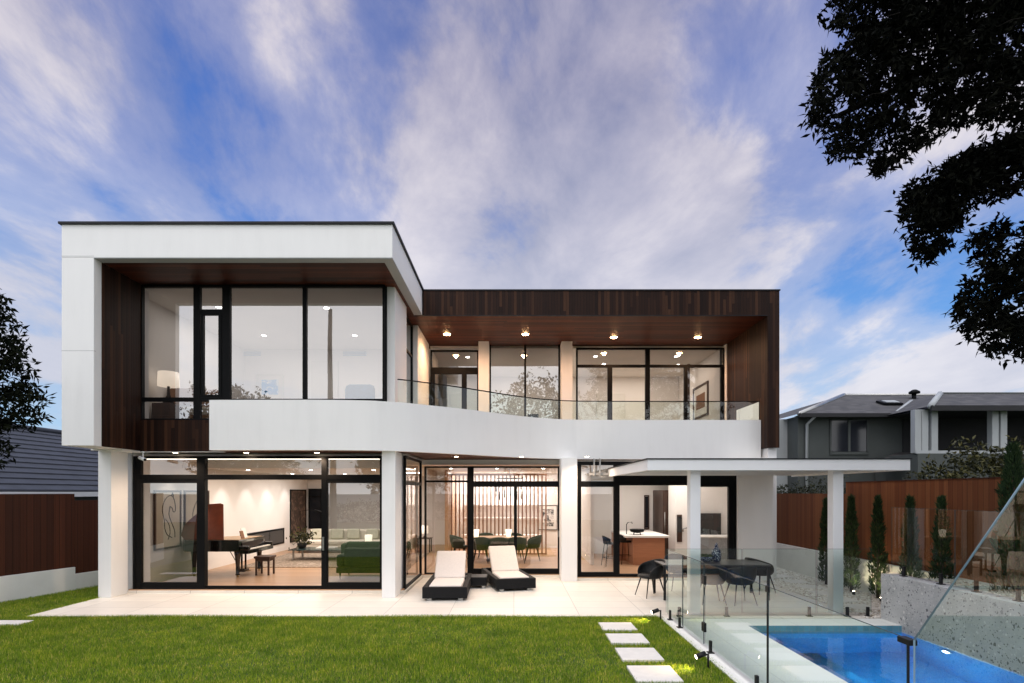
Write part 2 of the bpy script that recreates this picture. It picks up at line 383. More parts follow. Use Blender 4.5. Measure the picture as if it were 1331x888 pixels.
def thing(name, label, cat, loc=(0,0,0), rz=0., group=None):
    o = bpy.data.objects.new(name, None); COL.objects.link(o); o.location = loc; o.rotation_euler.z = rz
    o.empty_display_size = .1
    WL[o.name] = Vector(loc); return tag(o, label, cat, group)
def struct(name, mb, mat, **k):
    return tag(mb.build(name, mat, **k), kind='structure')
def copy_tree(o, parent=None):
    c = o.copy(); COL.objects.link(c)
    if parent is not None: c.parent = parent
    WL[c.name] = WL.get(o.name, Vector((0,0,0)))
    for ch in list(o.children): copy_tree(ch, c)
    return c
def np_mesh(name, verts, faces, mat, parent=None, smooth=False):
    """verts (n,3) world, faces (m,k)"""
    o0 = np.array(WL[parent.name]) if parent is not None else np.zeros(3)
    me = bpy.data.meshes.new(name); n = len(verts); m, k = faces.shape
    me.vertices.add(n); me.vertices.foreach_set('co', (verts-o0).astype(np.float32).ravel())
    me.loops.add(m*k); me.loops.foreach_set('vertex_index', faces.astype(np.int32).ravel())
    me.polygons.add(m); me.polygons.foreach_set('loop_start', np.arange(0, m*k, k, dtype=np.int32))
    me.polygons.foreach_set('loop_total', np.full(m, k, dtype=np.int32))
    me.polygons.foreach_set('use_smooth', np.full(m, smooth, dtype=bool))
    me.update(calc_edges=True); me.materials.append(M[mat])
    ob = bpy.data.objects.new(name, me); COL.objects.link(ob)
    if parent is not None: ob.parent = parent
    WL[ob.name] = Vector(tuple(o0)); return ob
def leaves(centers, dirs, length, width, rng, curl=.15):
    """diamond leaf faces, one island each"""
    n = len(centers); d = dirs/np.linalg.norm(dirs, axis=1, keepdims=True)
    r = rng.normal(size=(n,3)); s = np.cross(d, r); s /= np.linalg.norm(s, axis=1, keepdims=True)+1e-9
    L = (length*rng.uniform(.65, 1.3, n))[:,None]; W = (width*rng.uniform(.7, 1.25, n))[:,None]
    up = np.cross(s, d)
    a = centers; b = centers + d*L*.42 + s*W*.5 + up*L*curl*.3; c = centers + d*L + up*L*-curl*.4; e = centers + d*L*.42 - s*W*.5 + up*L*curl*.3
    v = np.stack([a,b,c,e], 1).reshape(-1,3); f = np.arange(4*n).reshape(n,4); return v, f

# ================================================================== SETTING
PX0, PX1, PY0, PY1 = 3.95, 6.55, .5, 9.36           # pool opening
g = MB()
for a in ((-150,150,PY1+.02,260),(-150,150,-120,PY0-.02),(-150,PX0-.02,PY0-.02,PY1+.02),(PX1+.02,150,PY0-.02,PY1+.02)):
    x0,x1,y0,y1 = a; g.add([(x0,y0,-.09),(x1,y0,-.09),(x1,y1,-.09),(x0,y1,-.09)], [(0,1,2,3)])
struct('ground', g, 'farground')
g = MB(); g.add([(-13,-3,-.03),(2.62,-3,-.03),(2.62,10.07,-.03),(-13,10.07,-.03)], [(0,1,2,3)])
g.add([(-13,10.07,-.03),(-8.86,10.07,-.03),(-8.86,16,-.03),(-13,16,-.03)], [(0,1,2,3)])
struct('lawn', g, 'soil')
g = MB().box(-8.86, 2.70, 10.07, 15.2, -.2, 0).box(2.703, 6.3, 9.91, 15.2, -.2, 0)
struct('terrace', g, 'terrace')
g = MB().box(2.62, 2.86, .2, 9.88, -.2, .012)
struct('kerb', g, 'plinth')
g = MB().box(2.863, PX0, .3, 9.36, -.15, 0).box(2.863, PX1+.0, 9.362, 9.87, -.15, 0)
struct('pool_coping', g, 'coping')
g = MB().box(2.70, 6.5, 9.872, 9.908, -.05, -.012); struct('shadow_gap_strip', g, 'black')  # black strip; the shade of the terrace edge gap is in its colour
# pool
zb = -1.45; zw = -.105
g = MB().add([(PX0,PY0,zb),(PX1,PY0,zb),(PX1,PY1,zb),(PX0,PY1,zb)], [(0,1,2,3)])
g.add([(PX0,PY1,zb),(PX1,PY1,zb),(PX1,PY1,-.24),(PX0,PY1,-.24)], [(0,3,2,1)])
g.add([(PX0,PY0,zb),(PX0,PY1,zb),(PX0,PY1,-.0),(PX0,PY0,-.0)], [(0,1,2,3)])
g.add([(PX1,PY0,zb),(PX1,PY1,zb),(PX1,PY1,-.16),(PX1,PY0,-.16)], [(0,3,2,1)])
g.add([(PX0,PY0,zb),(PX1,PY0,zb),(PX1,PY0,-.0),(PX0,PY0,-.0)], [(0,1,2,3)])
# bench step on the near side of the pool
g.box(PX0+.002, PX0+.75, 4.6, 8.6, zb, -.62)
struct('pool_basin', g, 'pool')
g = MB().add([(PX0,PY1-.004,-.24),(PX1,PY1-.004,-.24),(PX1,PY1-.004,-.004),(PX0,PY1-.004,-.004)], [(0,3,2,1)])
struct('waterline_tiles', g, 'pool_band')
g = MB().add([(PX0,PY0,zw),(PX1,PY0,zw),(PX1,PY1,zw),(PX0,PY1,zw)], [(0,1,2,3)])
struct('pool_water', g, 'water')
# gravel bed on the right and its pebbles
g = MB().add([(6.303,9.9,-.012),(8.0,9.9,-.012),(8.0,19,-.012),(6.303,19,-.012)], [(0,1,2,3)])
g.add([(6.86,2.,.70),(8.0,2.,.70),(8.0,9.9,.70),(6.86,9.9,.70)], [(0,1,2,3)])
struct('gravel_bed', g, 'gravel_bed')
ico = np.array([(0,0,1),(.89,0,.45),(.28,.85,.45),(-.72,.53,.45),(-.72,-.53,.45),(.28,-.85,.45),(.72,.53,-.45),(-.28,.85,-.45),(-.89,0,-.45),(-.28,-.85,-.45),(.72,-.53,-.45),(0,0,-1)])
icf = np.array([(0,1,2),(0,2,3),(0,3,4),(0,4,5),(0,5,1),(1,6,2),(2,7,3),(3,8,4),(4,9,5),(5,10,1),(2,6,7),(3,7,8),(4,8,9),(5,9,10),(1,10,6),(7,6,11),(8,7,11),(9,8,11),(10,9,11),(6,10,11)])
def pebbles(n, x0, x1, y0, y1, z, keep=None):
    c = np.stack([RNG.uniform(x0,x1,n), RNG.uniform(y0,y1,n), np.full(n, z)], 1)
    if keep is not None: c = c[keep(c)]
    n = len(c); s = RNG.uniform(.014,.034,(n,1))*RNG.uniform(.7,1.2,(n,3)); s[:,2] *= .6
    v = (ico[None]*s[:,None,:] + c[:,None,:]).reshape(-1,3); f = (icf[None]+12*np.arange(n)[:,None,None]).reshape(-1,3)
    return v, f
slabs = [(6.55,7.05,10.6,11.1),(6.62,7.12,11.35,11.85),(6.7,7.2,12.1,12.6),(6.78,7.28,12.9,13.4),(6.85,7.35,13.7,14.2),(6.9,7.4,14.6,15.1)]
def gk(c):
    k = np.ones(len(c), bool)
    for a in slabs: k &= ~((c[:,0]>a[0])&(c[:,0]<a[1])&(c[:,1]>a[2])&(c[:,1]<a[3]))
    return k
v1, f1 = pebbles(9000, 6.32, 7.9, 9.95, 18., -.004, gk); v2, f2 = pebbles(3500, 6.87, 7.9, 4., 9.85, .708)
tag(np_mesh('gravel', np.vstack([v1,v2]), np.vstack([f1,f2+len(v1)]), 'pebble'), 'loose white pebbles beside the timber fence', kind='stuff')
for i, a in enumerate(slabs):
    ob = MB().box(*a, -.03, .012).build('stepping_stone', 'paver', bevel=.006)
    tag(ob, f'{["first","second","third","fourth","fifth","sixth"][i]} pale square paver from the pool in the white gravel', 'paver', 'pavers in the white gravel')
lp = [(1.455,2.02,9.04,9.56),(1.452,2.03,8.26,8.81),(1.456,2.02,7.43,8.0),(1.457,2.02,6.58,7.18)]
for i, a in enumerate(lp):
    ob = MB().box(*a, -.05, .008).build('stepping_stone', 'paver', bevel=.008)
    tag(ob, ['small pale paver in the lawn closest to the terrace edge','second pale lawn paver out from the terrace','third pale lawn paver out from the terrace','pale lawn paver farthest from the terrace, beside the lower spike light'][i], 'paver', 'pavers in the lawn')
ob = MB().box(-9.75,-8.42,9.42,9.72,-.05,.008).build('stepping_stone','paver',bevel=.008)
tag(ob, 'long pale paver in the grass by the terrace corner under the left tree', 'paver')
pads = lp + [(-9.75,-8.42,9.42,9.72)]
# grass blades
def grass(n, x0, x1, y0, y1):
    c = np.stack([RNG.uniform(x0,x1,n), RNG.uniform(y0,y1,n)], 1)
    k = np.ones(n, bool)
    for a in pads:
        mgn = RNG.uniform(-.02,.012,n); k &= ~((c[:,0]>a[0]-mgn)&(c[:,0]<a[1]+mgn)&(c[:,1]>a[2]-mgn)&(c[:,1]<a[3]+mgn))
    return c[k]
P = np.vstack([grass(290000,-10.8,2.64,5.6,10.09), grass(45000,-11.2,-8.84,10.0,15.5), grass(9000,-9.0,2.6,10.03,10.10), grass(2600,-8.9,2.6,10.08,10.125), grass(1500,2.62,2.685,5.5,9.9), grass(1200,-9.0,-8.8,10.1,12), grass(5000,2.56,2.66,5.5,9.9)])
n = len(P); hgt = RNG.uniform(.028,.062,n)*(1+.25*np.sin(P[:,0]*1.3)*np.cos(P[:,1]*2.1)); wd = RNG.uniform(.0035,.0065,n)
an = RNG.uniform(0,2*math.pi,n); ln = RNG.uniform(0.,.035,n); la = RNG.uniform(0,2*math.pi,n)
ca, sa = np.cos(an)*wd, np.sin(an)*wd
zb0 = np.full(n,-.032)
A = np.stack([P[:,0]-ca,P[:,1]-sa,zb0],1); B = np.stack([P[:,0]+ca,P[:,1]+sa,zb0],1)
C = np.stack([P[:,0]+np.cos(la)*ln,P[:,1]+np.sin(la)*ln,zb0+hgt],1)
tag(np_mesh('grass', np.stack([A,B,C],1).reshape(-1,3), np.arange(3*n).reshape(n,3), 'grass'), 'short green lawn grass in front of the terrace', kind='stuff')

# ================================================================== HOUSE
D0, DU, DL, DF, DV = 10.8, 12.13, 12.4, 14.29, 17.1
DD, DK = 14.7, 14.2
XL, XLi, XB = -8.82, -8.19, -2.37                   # box: outer left, lining, right side of the roof beam
XR, XRi = 6.85, 6.54                                # right blade
ZS, ZT, ZR = 3.13, 6.825, 7.47                      # ground soffit, upper soffit, roof
house = thing('modern_house', 'two storey white and dark timber house with glass walls behind the lawn', 'house', (-1, 14, 0))
def part(name, mb, mat, **k): return mb.build(name, mat, house, **k)
# white box frame
fr = part('box_frame', MB().box(XL, XLi, D0, DU+.3, ZS+.03, ZT).box(XL, XB, D0, 27, ZT+.002, ZR), 'white', bevel=.006)
MB().box(XL-.04, XB+.04, D0-.04, 27, ZR+.002, ZR+.045).build('roof_flashing', 'black_cap', fr)
MB().box(XLi, XB-.0, D0+.0, D0+.22, ZT-.012, ZT).box(XB-.20, XB, D0+.22, DF-.02, ZT-.012, ZT).build('soffit_lip', 'house_pale', fr)
for zz in (Z(333, D0), Z(456, D0)): MB().box(XL-.002, XLi+.001, D0-.002, D0+.05, zz-.004, zz+.004).build('panel_joint', 'grey_steel', fr)
part('timber_lining', MB().box(XLi+.001, XLi+.025, D0+.2, DU+.06, ZS+.03, ZT-.02), 'wood_wall')
part('timber_panel', MB().box(XLi+.026, -6.0, DU-.03, DU+.06, ZS+.01, 3.83), 'wood_wall')
part('timber_soffit', MB().box(XLi+.026, XB-.2, D0+.221, 17.6, ZT-.02, ZT-.001).box(XB-.2, XB, DF, 17.6, ZT-.02, ZT-.001), 'wood_soffit')
# right wing roof, fascia, blade
part('wing_roof', MB().box(XB+.002, XR, DF+.03, 27, ZT+.06, ZR-.02), 'house_dark')
fa = part('timber_fascia', MB().box(XB+.003, XR, DF, DF+.028, ZT, ZR-.02), 'wood_wall')
MB().box(XB+.003, XR+.02, DF-.02, 27, ZR-.018, ZR+.012).build('roof_flashing', 'black_cap', fa)
MB().box(XB+.003, XRi, DF-.006, DF+.03, ZT-.022, ZT-.001).build('drip_edge', 'black_cap', fa)
part('timber_soffit', MB().box(XB+.001, XRi, DF+.031, 17.6, ZT-.02, ZT-.002), 'wood_soffit')
part('timber_blade', MB().box(XRi, XR, DF+.029, 17.6, 3.42, ZT-.003).box(XRi, XR, DF, DF+.028, 3.40, ZT-.001), 'wood_wall')
# outer walls and slabs
part('wall', MB().box(XL, -8.6, DU+.301, 27, ZS+.03, ZT-.03), 'white')
part('wall', MB().box(-8.88, -8.62, 12.5, 27, -.1, ZS+.02), 'white')
part('wall', MB().box(6.605, XR-.02, 14.4, 27, -.1, 3.4), 'white')
part('wall', MB().box(6.62, XR-.01, 17.61, 27, 3.41, ZT-.03), 'white')
part('wall', MB().box(-8.6, 6.6, 27.0, 27.2, -.1, ZR-.1), 'white')
part('wall', MB().box(X(959.5,14.1), 6.60, 14.09, 14.39, 0, ZS-.002), 'white', bevel=.004)
part('floor_slab', MB().box(-8.59, -2.9, 12.2, 26.9, ZS+.035, 3.62).box(-2.9, 6.60, 15.0, 26.9, ZS+.035, 3.62), 'ceil_int')
part('interior_floor', MB().box(-8.61, -2.47, DL-.03, 26.9, -.1, .08).box(-2.469, 6.59, DD-.03, 26.9, -.1, .08).box(1.36, 5.70, DK-.03, DD-.032, -.1, .08), 'floor_wood')
part('door_sill', MB().box(-8.62, -2.44, DL-.075, DL-.032, 0, .06).box(-2.46, 1.30, DD-.075, DD-.032, 0, .06).box(1.35, 5.70, DK-.075, DK-.032, 0, .06).box(-2.44, -2.40, DL-.07, DD-.08, 0, .06), 'terrace')
part('ceiling', MB().box(-8.61, -2.47, DL+.12, 26.9, 3.06, 3.12).box(-2.469, 6.59, DD+.12, 26.9, 2.99, 3.12), 'ceil_int')
part('interior_floor', MB().box(-8.58, -2.85, DU+.07, 22, 3.622, 3.66).box(-2.6, 6.60, DV+.02, 26.8, 3.622, 3.66), 'carpet')
part('ceiling', MB().box(-8.58, -2.86, DU+.1, 22, ZT-.07, ZT-.03).box(-2.6, 6.60, DV+.12, 26.8, ZT-.10, ZT-.03), 'ceil_int')
# columns of the ground floor
part('column', MB().box(X(127.5,11.83), X(144.3,11.83), 11.83, DL-.05, 0, ZS-.002), 'white', bevel=.006)
part('column', MB().box(X(496.3,11.8), X(513.8,11.8), 11.8, 13.05, 0, ZS-.002), 'white', bevel=.006)
part('column', MB().box(X(729.8,14.0), X(750.2,14.0), 14.0, 14.66, 0, ZS-.002), 'white', bevel=.006)
# small piers and side wall at the right of the upper box
part('column', MB().box(-2.82, -2.64, 12.28, 13.62, 3.6, ZT-.021), 'white', bevel=.004)
part('column', MB().box(-2.80, -2.62, 15.1, DV-.03, 3.6, ZT-.021), 'white', bevel=.004)
part('column', MB().box(X(621.8,16.7), X(635.4,16.7), 16.7, DV+.1, 3.6, ZT-.021), 'white', bevel=.004)
part('column', MB().box(X(730,16.7), X(744,16.7), 16.7, DV+.1, 3.6, ZT-.021), 'white', bevel=.004)
part('column', MB().box(X(943.5,17.), X(947,17.), 17.0, DV+.1, 3.6, ZT-.021), 'white')

# balcony: white curved upstand
cp = [(272,520),(400,519.6),(470,520.4),(500,521.8),(530,523.9),(556,526.6),(590,530.2),(621,533.9),(650,537.7),(680,541.2),(703,543.4),(725,544.8),(745,545.5),(760,545.75),(850,546),(989,546)]
cur = [(X(px, 1377/(640-py)), 1377/(640-py)) for px, py in cp]
def resample(pts, n):
    out = []
    P_ = [Vector((p[0],p[1],0)) for p in pts]; P_ = [P_[0]*2-P_[1]] + P_ + [P_[-1]*2-P_[-2]]
    for i in range(1, len(P_)-2):
        for k in range(n):
            t = k/n; a,b,c,d = P_[i-1:i+3]
            q = .5*((2*b)+(c-a)*t+(2*a-5*b+4*c-d)*t*t+(3*b-a-3*c+d)*t**3); out.append((q.x,q.y))
    out.append((P_[-2].x,P_[-2].y)); return out
cv = resample(cur, 5)
for _ in range(3): cv = [cv[0]] + [((cv[i-1][0]+2*cv[i][0]+cv[i+1][0])/4, (cv[i-1][1]+2*cv[i][1]+cv[i+1][1])/4) for i in range(1,len(cv)-1)] + [cv[-1]]
def offset(pts, o):
    r = []
    for i,(x,y) in enumerate(pts):
        a = pts[max(0,i-1)]; b = pts[min(len(pts)-1,i+1)]; dx,dy = b[0]-a[0], b[1]-a[1]; l = math.hypot(dx,dy)
        r.append((x-dy/l*o, y+dx/l*o))
    return r
inn = offset(cv, .16)
def band(mb, a, b, z0, z1, smooth=True):
    n = len(a); A0=[(x,y,z0) for x,y in a]; A1=[(x,y,z1) for x,y in a]; B0=[(x,y,z0) for x,y in b]; B1=[(x,y,z1) for x,y in b]
    for lo, hi, sm_ in ((A0,A1,smooth),(B1,B0,smooth),(A1,B1,False),(B0,A0,False)):
        mb.add(lo+hi, [(i,i+1,n+i+1,n+i) for i in range(n-1)], sm_)
    mb.add([A0[0],A1[0],B1[0],B0[0]],[(0,1,2,3)]); mb.add([A0[-1],A1[-1],B1[-1],B0[-1]],[(3,2,1,0)]); return mb
bal = part('balcony', band(MB(), cv, inn, 3.125, 4.1625), 'white')
def floorpoly(z0, z1, off, yb, mat, name, x0=None):
    o = offset(cv, off); poly = o + [(o[-1][0], yb), (o[0][0], yb)]
    return MB().prism(poly, z0, z1).build(name, mat, bal)
floorpoly(3.17, 3.60, .165, 17.05, 'terrace', 'balcony_floor')
# lower timber soffit follows the same curve
o = offset(cv, .02); part('timber_soffit', MB().prism(o + [(o[-1][0],15.3),(-2.42,15.3),(-2.42,12.55),(XLi,12.55),(XLi,12.16),(o[0][0],12.16)], ZS+.004, ZS+.03), 'wood_soffit')
part('soffit_panel', MB().box(-8.86, XLi-.01, 11.6, 12.6, ZS-.001, ZS+.028).box(XLi-.009, o[0][0]-.01, DU-.035, 12.158, ZS-.001, ZS+.008), 'white')
gi = [p for p in offset(cv, .08) if p[0] > X(513.5, 11.75)]
gl = MB(); ng = len(gi)
gl.add([(x,y,4.163) for x,y in gi]+[(x,y,4.655) for x,y in gi], [(i,i+1,ng+i+1,ng+i) for i in range(ng-1)], True)
gl.add([(gi[-1][0]-.01,gi[-1][1]+.02,4.163),(gi[-1][0]-.01,gi[-1][1]+1.5,4.163),(gi[-1][0]-.01,gi[-1][1]+1.5,4.655),(gi[-1][0]-.01,gi[-1][1]+.02,4.655)],[(0,1,2,3)])
gl.build('glass_balustrade', 'glass_fence', bal)
hr = MB(); band(hr, offset(gi,-.012), offset(gi,.024), 4.656, 4.676); hr.build('handrail', 'black', bal)

# windows and sliding doors -----------------------------------------------------
def window(name, x0, x1, z0, z1, d, bars_v=(), bars_h=(), panes=(), fw=.06, depth=.10, glass='glass_up', frame='black', extra=(), sides=(1,1,1,1)):
    """frame boxes in the plane y = d; bars_v (xa, xb[, za, zb]); bars_h (za, zb[, xa, xb]); panes (xa, xb, za, zb[, mat])"""
    m = MB()
    if sides[0]: m.box(x0, x0+fw, d, d+depth, z0, z1)
    if sides[1]: m.box(x1-fw, x1, d, d+depth, z0, z1)
    if sides[2]: m.box(x0+fw, x1-fw, d+.002, d+depth-.002, z0, z0+fw)
    if sides[3]: m.box(x0+fw, x1-fw, d+.002, d+depth-.002, z1-fw, z1)
    for b in bars_v: m.box(b[0], b[1], d+.004, d+depth-.004, b[2] if len(b) > 2 else z0+fw*.9, b[3] if len(b) > 2 else z1-fw*.9)
    for b in bars_h: m.box(b[2] if len(b) > 2 else x0+fw*.9, b[3] if len(b) > 2 else x1-fw*.9, d+.006, d+depth-.006, b[0], b[1])
    for e in extra: m.box(*e)
    w = m.build(name, frame, house, bevel=.003)
    for p in panes:
        MB().add([(p[0],d+depth*.5,p[2]),(p[1],d+depth*.5,p[2]),(p[1],d+depth*.5,p[3]),(p[0],d+depth*.5,p[3])], [(0,1,2,3)]).build('pane', p[4] if len(p) > 4 else glass, w)
    return w
# upper left
d = DU; xs = lambda p: X(p, d); zs = lambda p: Z(p, d)
window('window', xs(181.5), xs(500), zs(547), zs(370), d,
    [(xs(251),xs(259.5)),(xs(288.5),xs(298.5)),(xs(393),xs(398)),(xs(261),xs(263.6),zs(514),zs(409)),(xs(283.5),xs(287.8),zs(514),zs(409))],
    [(zs(521.5),zs(516.5),xs(182),xs(288)),(zs(521),zs(518.3),xs(288.5),xs(498)),(zs(409),zs(402),xs(260),xs(289)),(zs(516.4),zs(513),xs(260),xs(288))],
    [(xs(184),xs(252),zs(518),zs(372)),(xs(259),xs(289),zs(403),zs(372)),(xs(262),xs(286),zs(515),zs(407)),(xs(298),xs(394),zs(519),zs(372)),(xs(397),xs(498),zs(519),zs(372)),(xs(184),xs(252),zs(545),zs(520)),(xs(259),xs(400),zs(545),zs(521))], fw=.05)
# corner return and the two narrow side panes
def side_window(name, x, y0, y1, z0, z1, fw=.05, glass='glass_up', bars_h=(), th=.06, end=(1,1)):
    m = MB()
    if end[0]: m.box(x-th/2, x+th/2, y0, y0+fw, z0, z1)
    if end[1]: m.box(x-th/2, x+th/2, y1-fw, y1, z0, z1)
    m.box(x-th/2+.002, x+th/2-.002, y0+fw, y1-fw, z0, z0+fw).box(x-th/2+.002, x+th/2-.002, y0+fw, y1-fw, z1-fw, z1)
    for a, b in bars_h: m.box(x-th/2+.003, x+th/2-.003, y0+fw, y1-fw, a, b)
    w = m.build(name, 'black', house)
    MB().add([(x,y0+.01,z0+.01),(x,y1-.01,z0+.01),(x,y1-.01,z1-.01),(x,y0+.01,z1-.01)], [(0,1,2,3)]).build('pane', glass, w)
    return w
side_window('window', -2.84, DU+.105, DU+.60, 3.62, ZT-.03, .04)
side_window('window', -2.78, 13.63, 15.09, 3.62, ZT-.03, .05, bars_h=[(5.9,5.95)])
# upper right, three bays
d = DV
window('window', xs(559.5), xs(622), 3.62, zs(455), d, [(xs(600),xs(606.5),3.63,zs(484)),(xs(561.8),xs(565),3.63,zs(484))], [(zs(486),zs(477.5)),(3.66,3.78,xs(562),xs(606))],
    [(xs(562),xs(620),zs(478),zs(457)),(xs(565),xs(600),3.7,zs(485),'glass_mid'),(xs(606),xs(621),3.66,zs(485),'glass_mid')], fw=.045)
window('window', xs(636), xs(728), 3.62, zs(446), d, [(xs(681.3),xs(684))], [], [(xs(637),xs(682),3.65,zs(447)),(xs(683.5),xs(727),3.65,zs(447))], fw=.05)
window('window', xs(749), xs(943), 3.62, zs(452), d, [(xs(839),xs(845)),(xs(790),xs(796),3.65,zs(477)),(xs(889.5),xs(894),3.65,zs(477)),(xs(937),xs(939.5),3.65,zs(477))],
    [(zs(477.3),zs(474))], [(xs(751),xs(840),zs(475),zs(454)),(xs(845),xs(942),zs(475),zs(454)),(xs(751),xs(790),3.65,zs(477),'glass_mid'),(xs(845),xs(890),3.65,zs(477),'glass_mid'),(xs(894),xs(937),3.65,zs(477),'glass_mid')], fw=.05)
# ground floor, living room: three bays, the middle one slid open
d = DL
lw = window('sliding_door', xs(172.5), xs(496.5), .06, zs(593), d, [(xs(255.5),xs(266)),(xs(417.5),xs(424.5))], [(zs(623.5),zs(617))],
    [(xs(181),xs(256),.1,zs(622),'glass_low'),(xs(424),xs(495),.1,zs(622),'glass_low'),(xs(181),xs(256),zs(618),zs(597),'glass_mid'),(xs(265),xs(419),zs(618),zs(597),'glass_mid'),(xs(424),xs(495),zs(618),zs(597),'glass_mid')],
    fw=.05, depth=.14, extra=[(xs(173),xs(182.5),d+.01,d+.10,.07,zs(594)),(xs(183),xs(256),d+.012,d+.09,.10,zs(757.5)),(xs(424),xs(496),d+.012,d+.09,.10,zs(757.5)),(xs(183),xs(256),d+.013,d+.09,zs(628),zs(623)),(xs(424),xs(496),d+.013,d+.09,zs(628),zs(623)),(xs(266),xs(418),d+.03,d+.09,.07,zs(762))])
lh = MB().box(xs(419.5),xs(421.5),d-.03,d+.005,.95,1.25).build('handle', 'grey_steel', lw)
side_window('window', -2.47, DL+.10, DD-.02, .06, 3.08, .05, 'glass_mid', [(2.42,2.50)])
# dining doors
d = DD
dw = window('sliding_door', xs(551.5), xs(730.5), .06, zs(606), d, [(xs(607.5),xs(615.5)),(xs(668),xs(672),.1,zs(630))], [(zs(633),zs(625.5),xs(614),xs(729)),(zs(627),zs(624.5),xs(553),xs(608))],
    [(xs(554),xs(608),.1,zs(626),'glass_mid'),(xs(615),xs(669),.1,zs(632),'glass_mid'),(xs(671),xs(727),.1,zs(632),'glass_mid'),(xs(554),xs(608),zs(625),zs(608),'glass_mid'),(xs(615),xs(728),zs(627),zs(608),'glass_mid')],
    fw=.045, depth=.12, extra=[(xs(725.2),xs(729.8),d+.01,d+.1,.07,zs(607)),(xs(615),xs(726),d+.012,d+.1,.08,zs(739.5))])
MB().box(xs(725.8),xs(727.6),d-.03,d+.012,zs(698),zs(690)).build('handle', 'grey_steel', dw)
# kitchen doors, open in the middle
d = DK
window('sliding_door', xs(751), xs(959), .06, zs(600), d, [(xs(798),xs(805.5)),(xs(905.2),xs(909.7)),(xs(947.5),xs(954))], [(zs(631),zs(625.5))],
    [(xs(755),xs(799),.1,zs(630),'glass_mid'),(xs(909),xs(948),.1,zs(630),'glass_mid'),(xs(754),xs(800),zs(627),zs(602),'glass_low')], fw=.09, depth=.12,
    extra=[(xs(803),xs(957),d+.02,d+.09,zs(627),zs(601)),(xs(755),xs(799),d+.01,d+.09,.08,zs(744)),(xs(755),xs(799),d+.011,d+.09,zs(633),zs(630)),(xs(909),xs(948),d+.011,d+.09,zs(633),zs(630)),(xs(909),xs(948),d+.01,d+.09,.08,zs(744))])

# ================================================================== OUTDOOR THINGS
ORD = ['first','second','third','fourth','fifth','sixth','seventh','eighth','ninth','tenth','eleventh','twelfth']
# white flat-roofed pavilion over the outdoor table
pav = thing('pavilion', 'white flat roofed patio pavilion on slim white posts beside the pool', 'pavilion', (4.7, 12, 0))
pr = MB().box(2.40, 7.12, 9.95, 10.02, 2.645, 2.84).box(2.40, 2.47, 10.021, 14.08, 2.645, 2.84).box(7.05, 7.12, 10.021, 14.08, 2.645, 2.84).build('fascia', 'white_metal', pav, bevel=.004)
MB().box(2.38, 7.14, 9.93, 14.08, 2.842, 2.862).build('roof_flashing', 'black_cap', pav)
pc = MB().box(2.471, 7.049, 10.021, 14.07, 2.72, 2.76)
pc.build('ceiling_panel', 'white_metal', pav)
for yy in (10.6, 11.3, 12.0, 12.7, 13.4): MB().box(2.472, 7.048, yy, yy+.07, 2.655, 2.719).build('ceiling_batten', 'white_metal', pav)
for x0, y0 in ((3.235, 10.16), (5.88, 10.2)):
    p_ = MB().box(x0, x0+.19, y0, y0+.19, .012, 2.70).build('post', 'white_metal', pav, bevel=.008)
    MB().box(x0-.02, x0+.21, y0-.02, y0+.21, .001, .011).build('base_plate', 'white_metal', p_)
for k in range(2): MB().box(2.0+k*.15, 2.03+k*.15, 13.9, 14.0, 2.66, 3.1).build('bracket', 'grey_steel', pav)
MB().box(1.9, 2.399, 13.95, 14.06, 2.68, 2.74).build('bracket', 'grey_steel', pav)

# --- glass pool fences
def sheet(mb, a, b, z0, z1): return mb.add([(a[0],a[1],z0),(b[0],b[1],z0),(b[0],b[1],z1),(a[0],a[1],z1)], [(0,1,2,3)])
def spigot(parent, x, y, z, face='y'):
    w, t = (.05, .035) if face == 'y' else (.035, .05)
    MB().box(x-w/2-.025, x+w/2+.025, y-t/2-.025, y+t/2+.025, z, z+.012).box(x-w/2, x+w/2, y-t/2, y+t/2, z+.0121, z+.17).build('spigot', 'charcoal', parent, bevel=.004)
def panel(parent, a, b, z0, z1, e=.006, edges=(1,1)):
    p_ = sheet(MB(), a, b, z0, z1).build('glass_panel', 'glass_fence', parent)
    m = MB(); va = Vector((a[0],a[1],0)); vb = Vector((b[0],b[1],0)); L = (vb-va).length; ang = math.atan2(vb.y-va.y, vb.x-va.x)
    m.obox(((a[0]+b[0])/2,(a[1]+b[1])/2,z1+.002), (L, .008, .004), ang)
    if edges[0]: m.obox((a[0],a[1],(z0+z1)/2), (.003,.006,z1-z0), ang)
    if edges[1]: m.obox((b[0],b[1],(z0+z1)/2), (.003,.006,z1-z0), ang)
    m.build('polished_edge', 'glass_edge', p_)
ff = thing('glass_pool_fence', 'frameless glass pool fence across the terrace end in front of the pavilion posts', 'glass fence', (4.6, 10.05, 0))
for a, b in ((2.76,4.13),(4.15,5.48),(5.50,6.48)): panel(ff, (a,10.05), (b,10.05), .07, 1.22)
for x in (3.0, 3.86, 5.36, 6.05, 6.42): spigot(ff, x, 10.05, .0)
fs = thing('glass_pool_fence', 'frameless glass pool fence with gate running along the lawn kerb', 'glass fence', (2.74, 7, .012))
for a, b in ((9.86,9.02),(7.95,6.0),(5.96,3.86)): panel(fs, (2.74,a), (2.74,b), .08, 1.23, edges=(1,1))
gt = sheet(MB(), (2.74,8.98), (2.74,8.0), .06, 1.23).build('glass_gate', 'glass_fence', fs)
MB().box(2.735,2.745,7.995,8.0,.06,1.23).box(2.735,2.745,8.98,8.985,.06,1.23).box(2.733,2.747,8.001,8.979,1.231,1.236).build('polished_edge', 'glass_edge', gt)
for zz in (.30, .98): MB().box(2.722,2.758,7.93,8.045,zz-.055,zz+.075).build('hinge', 'charcoal', gt, bevel=.004)
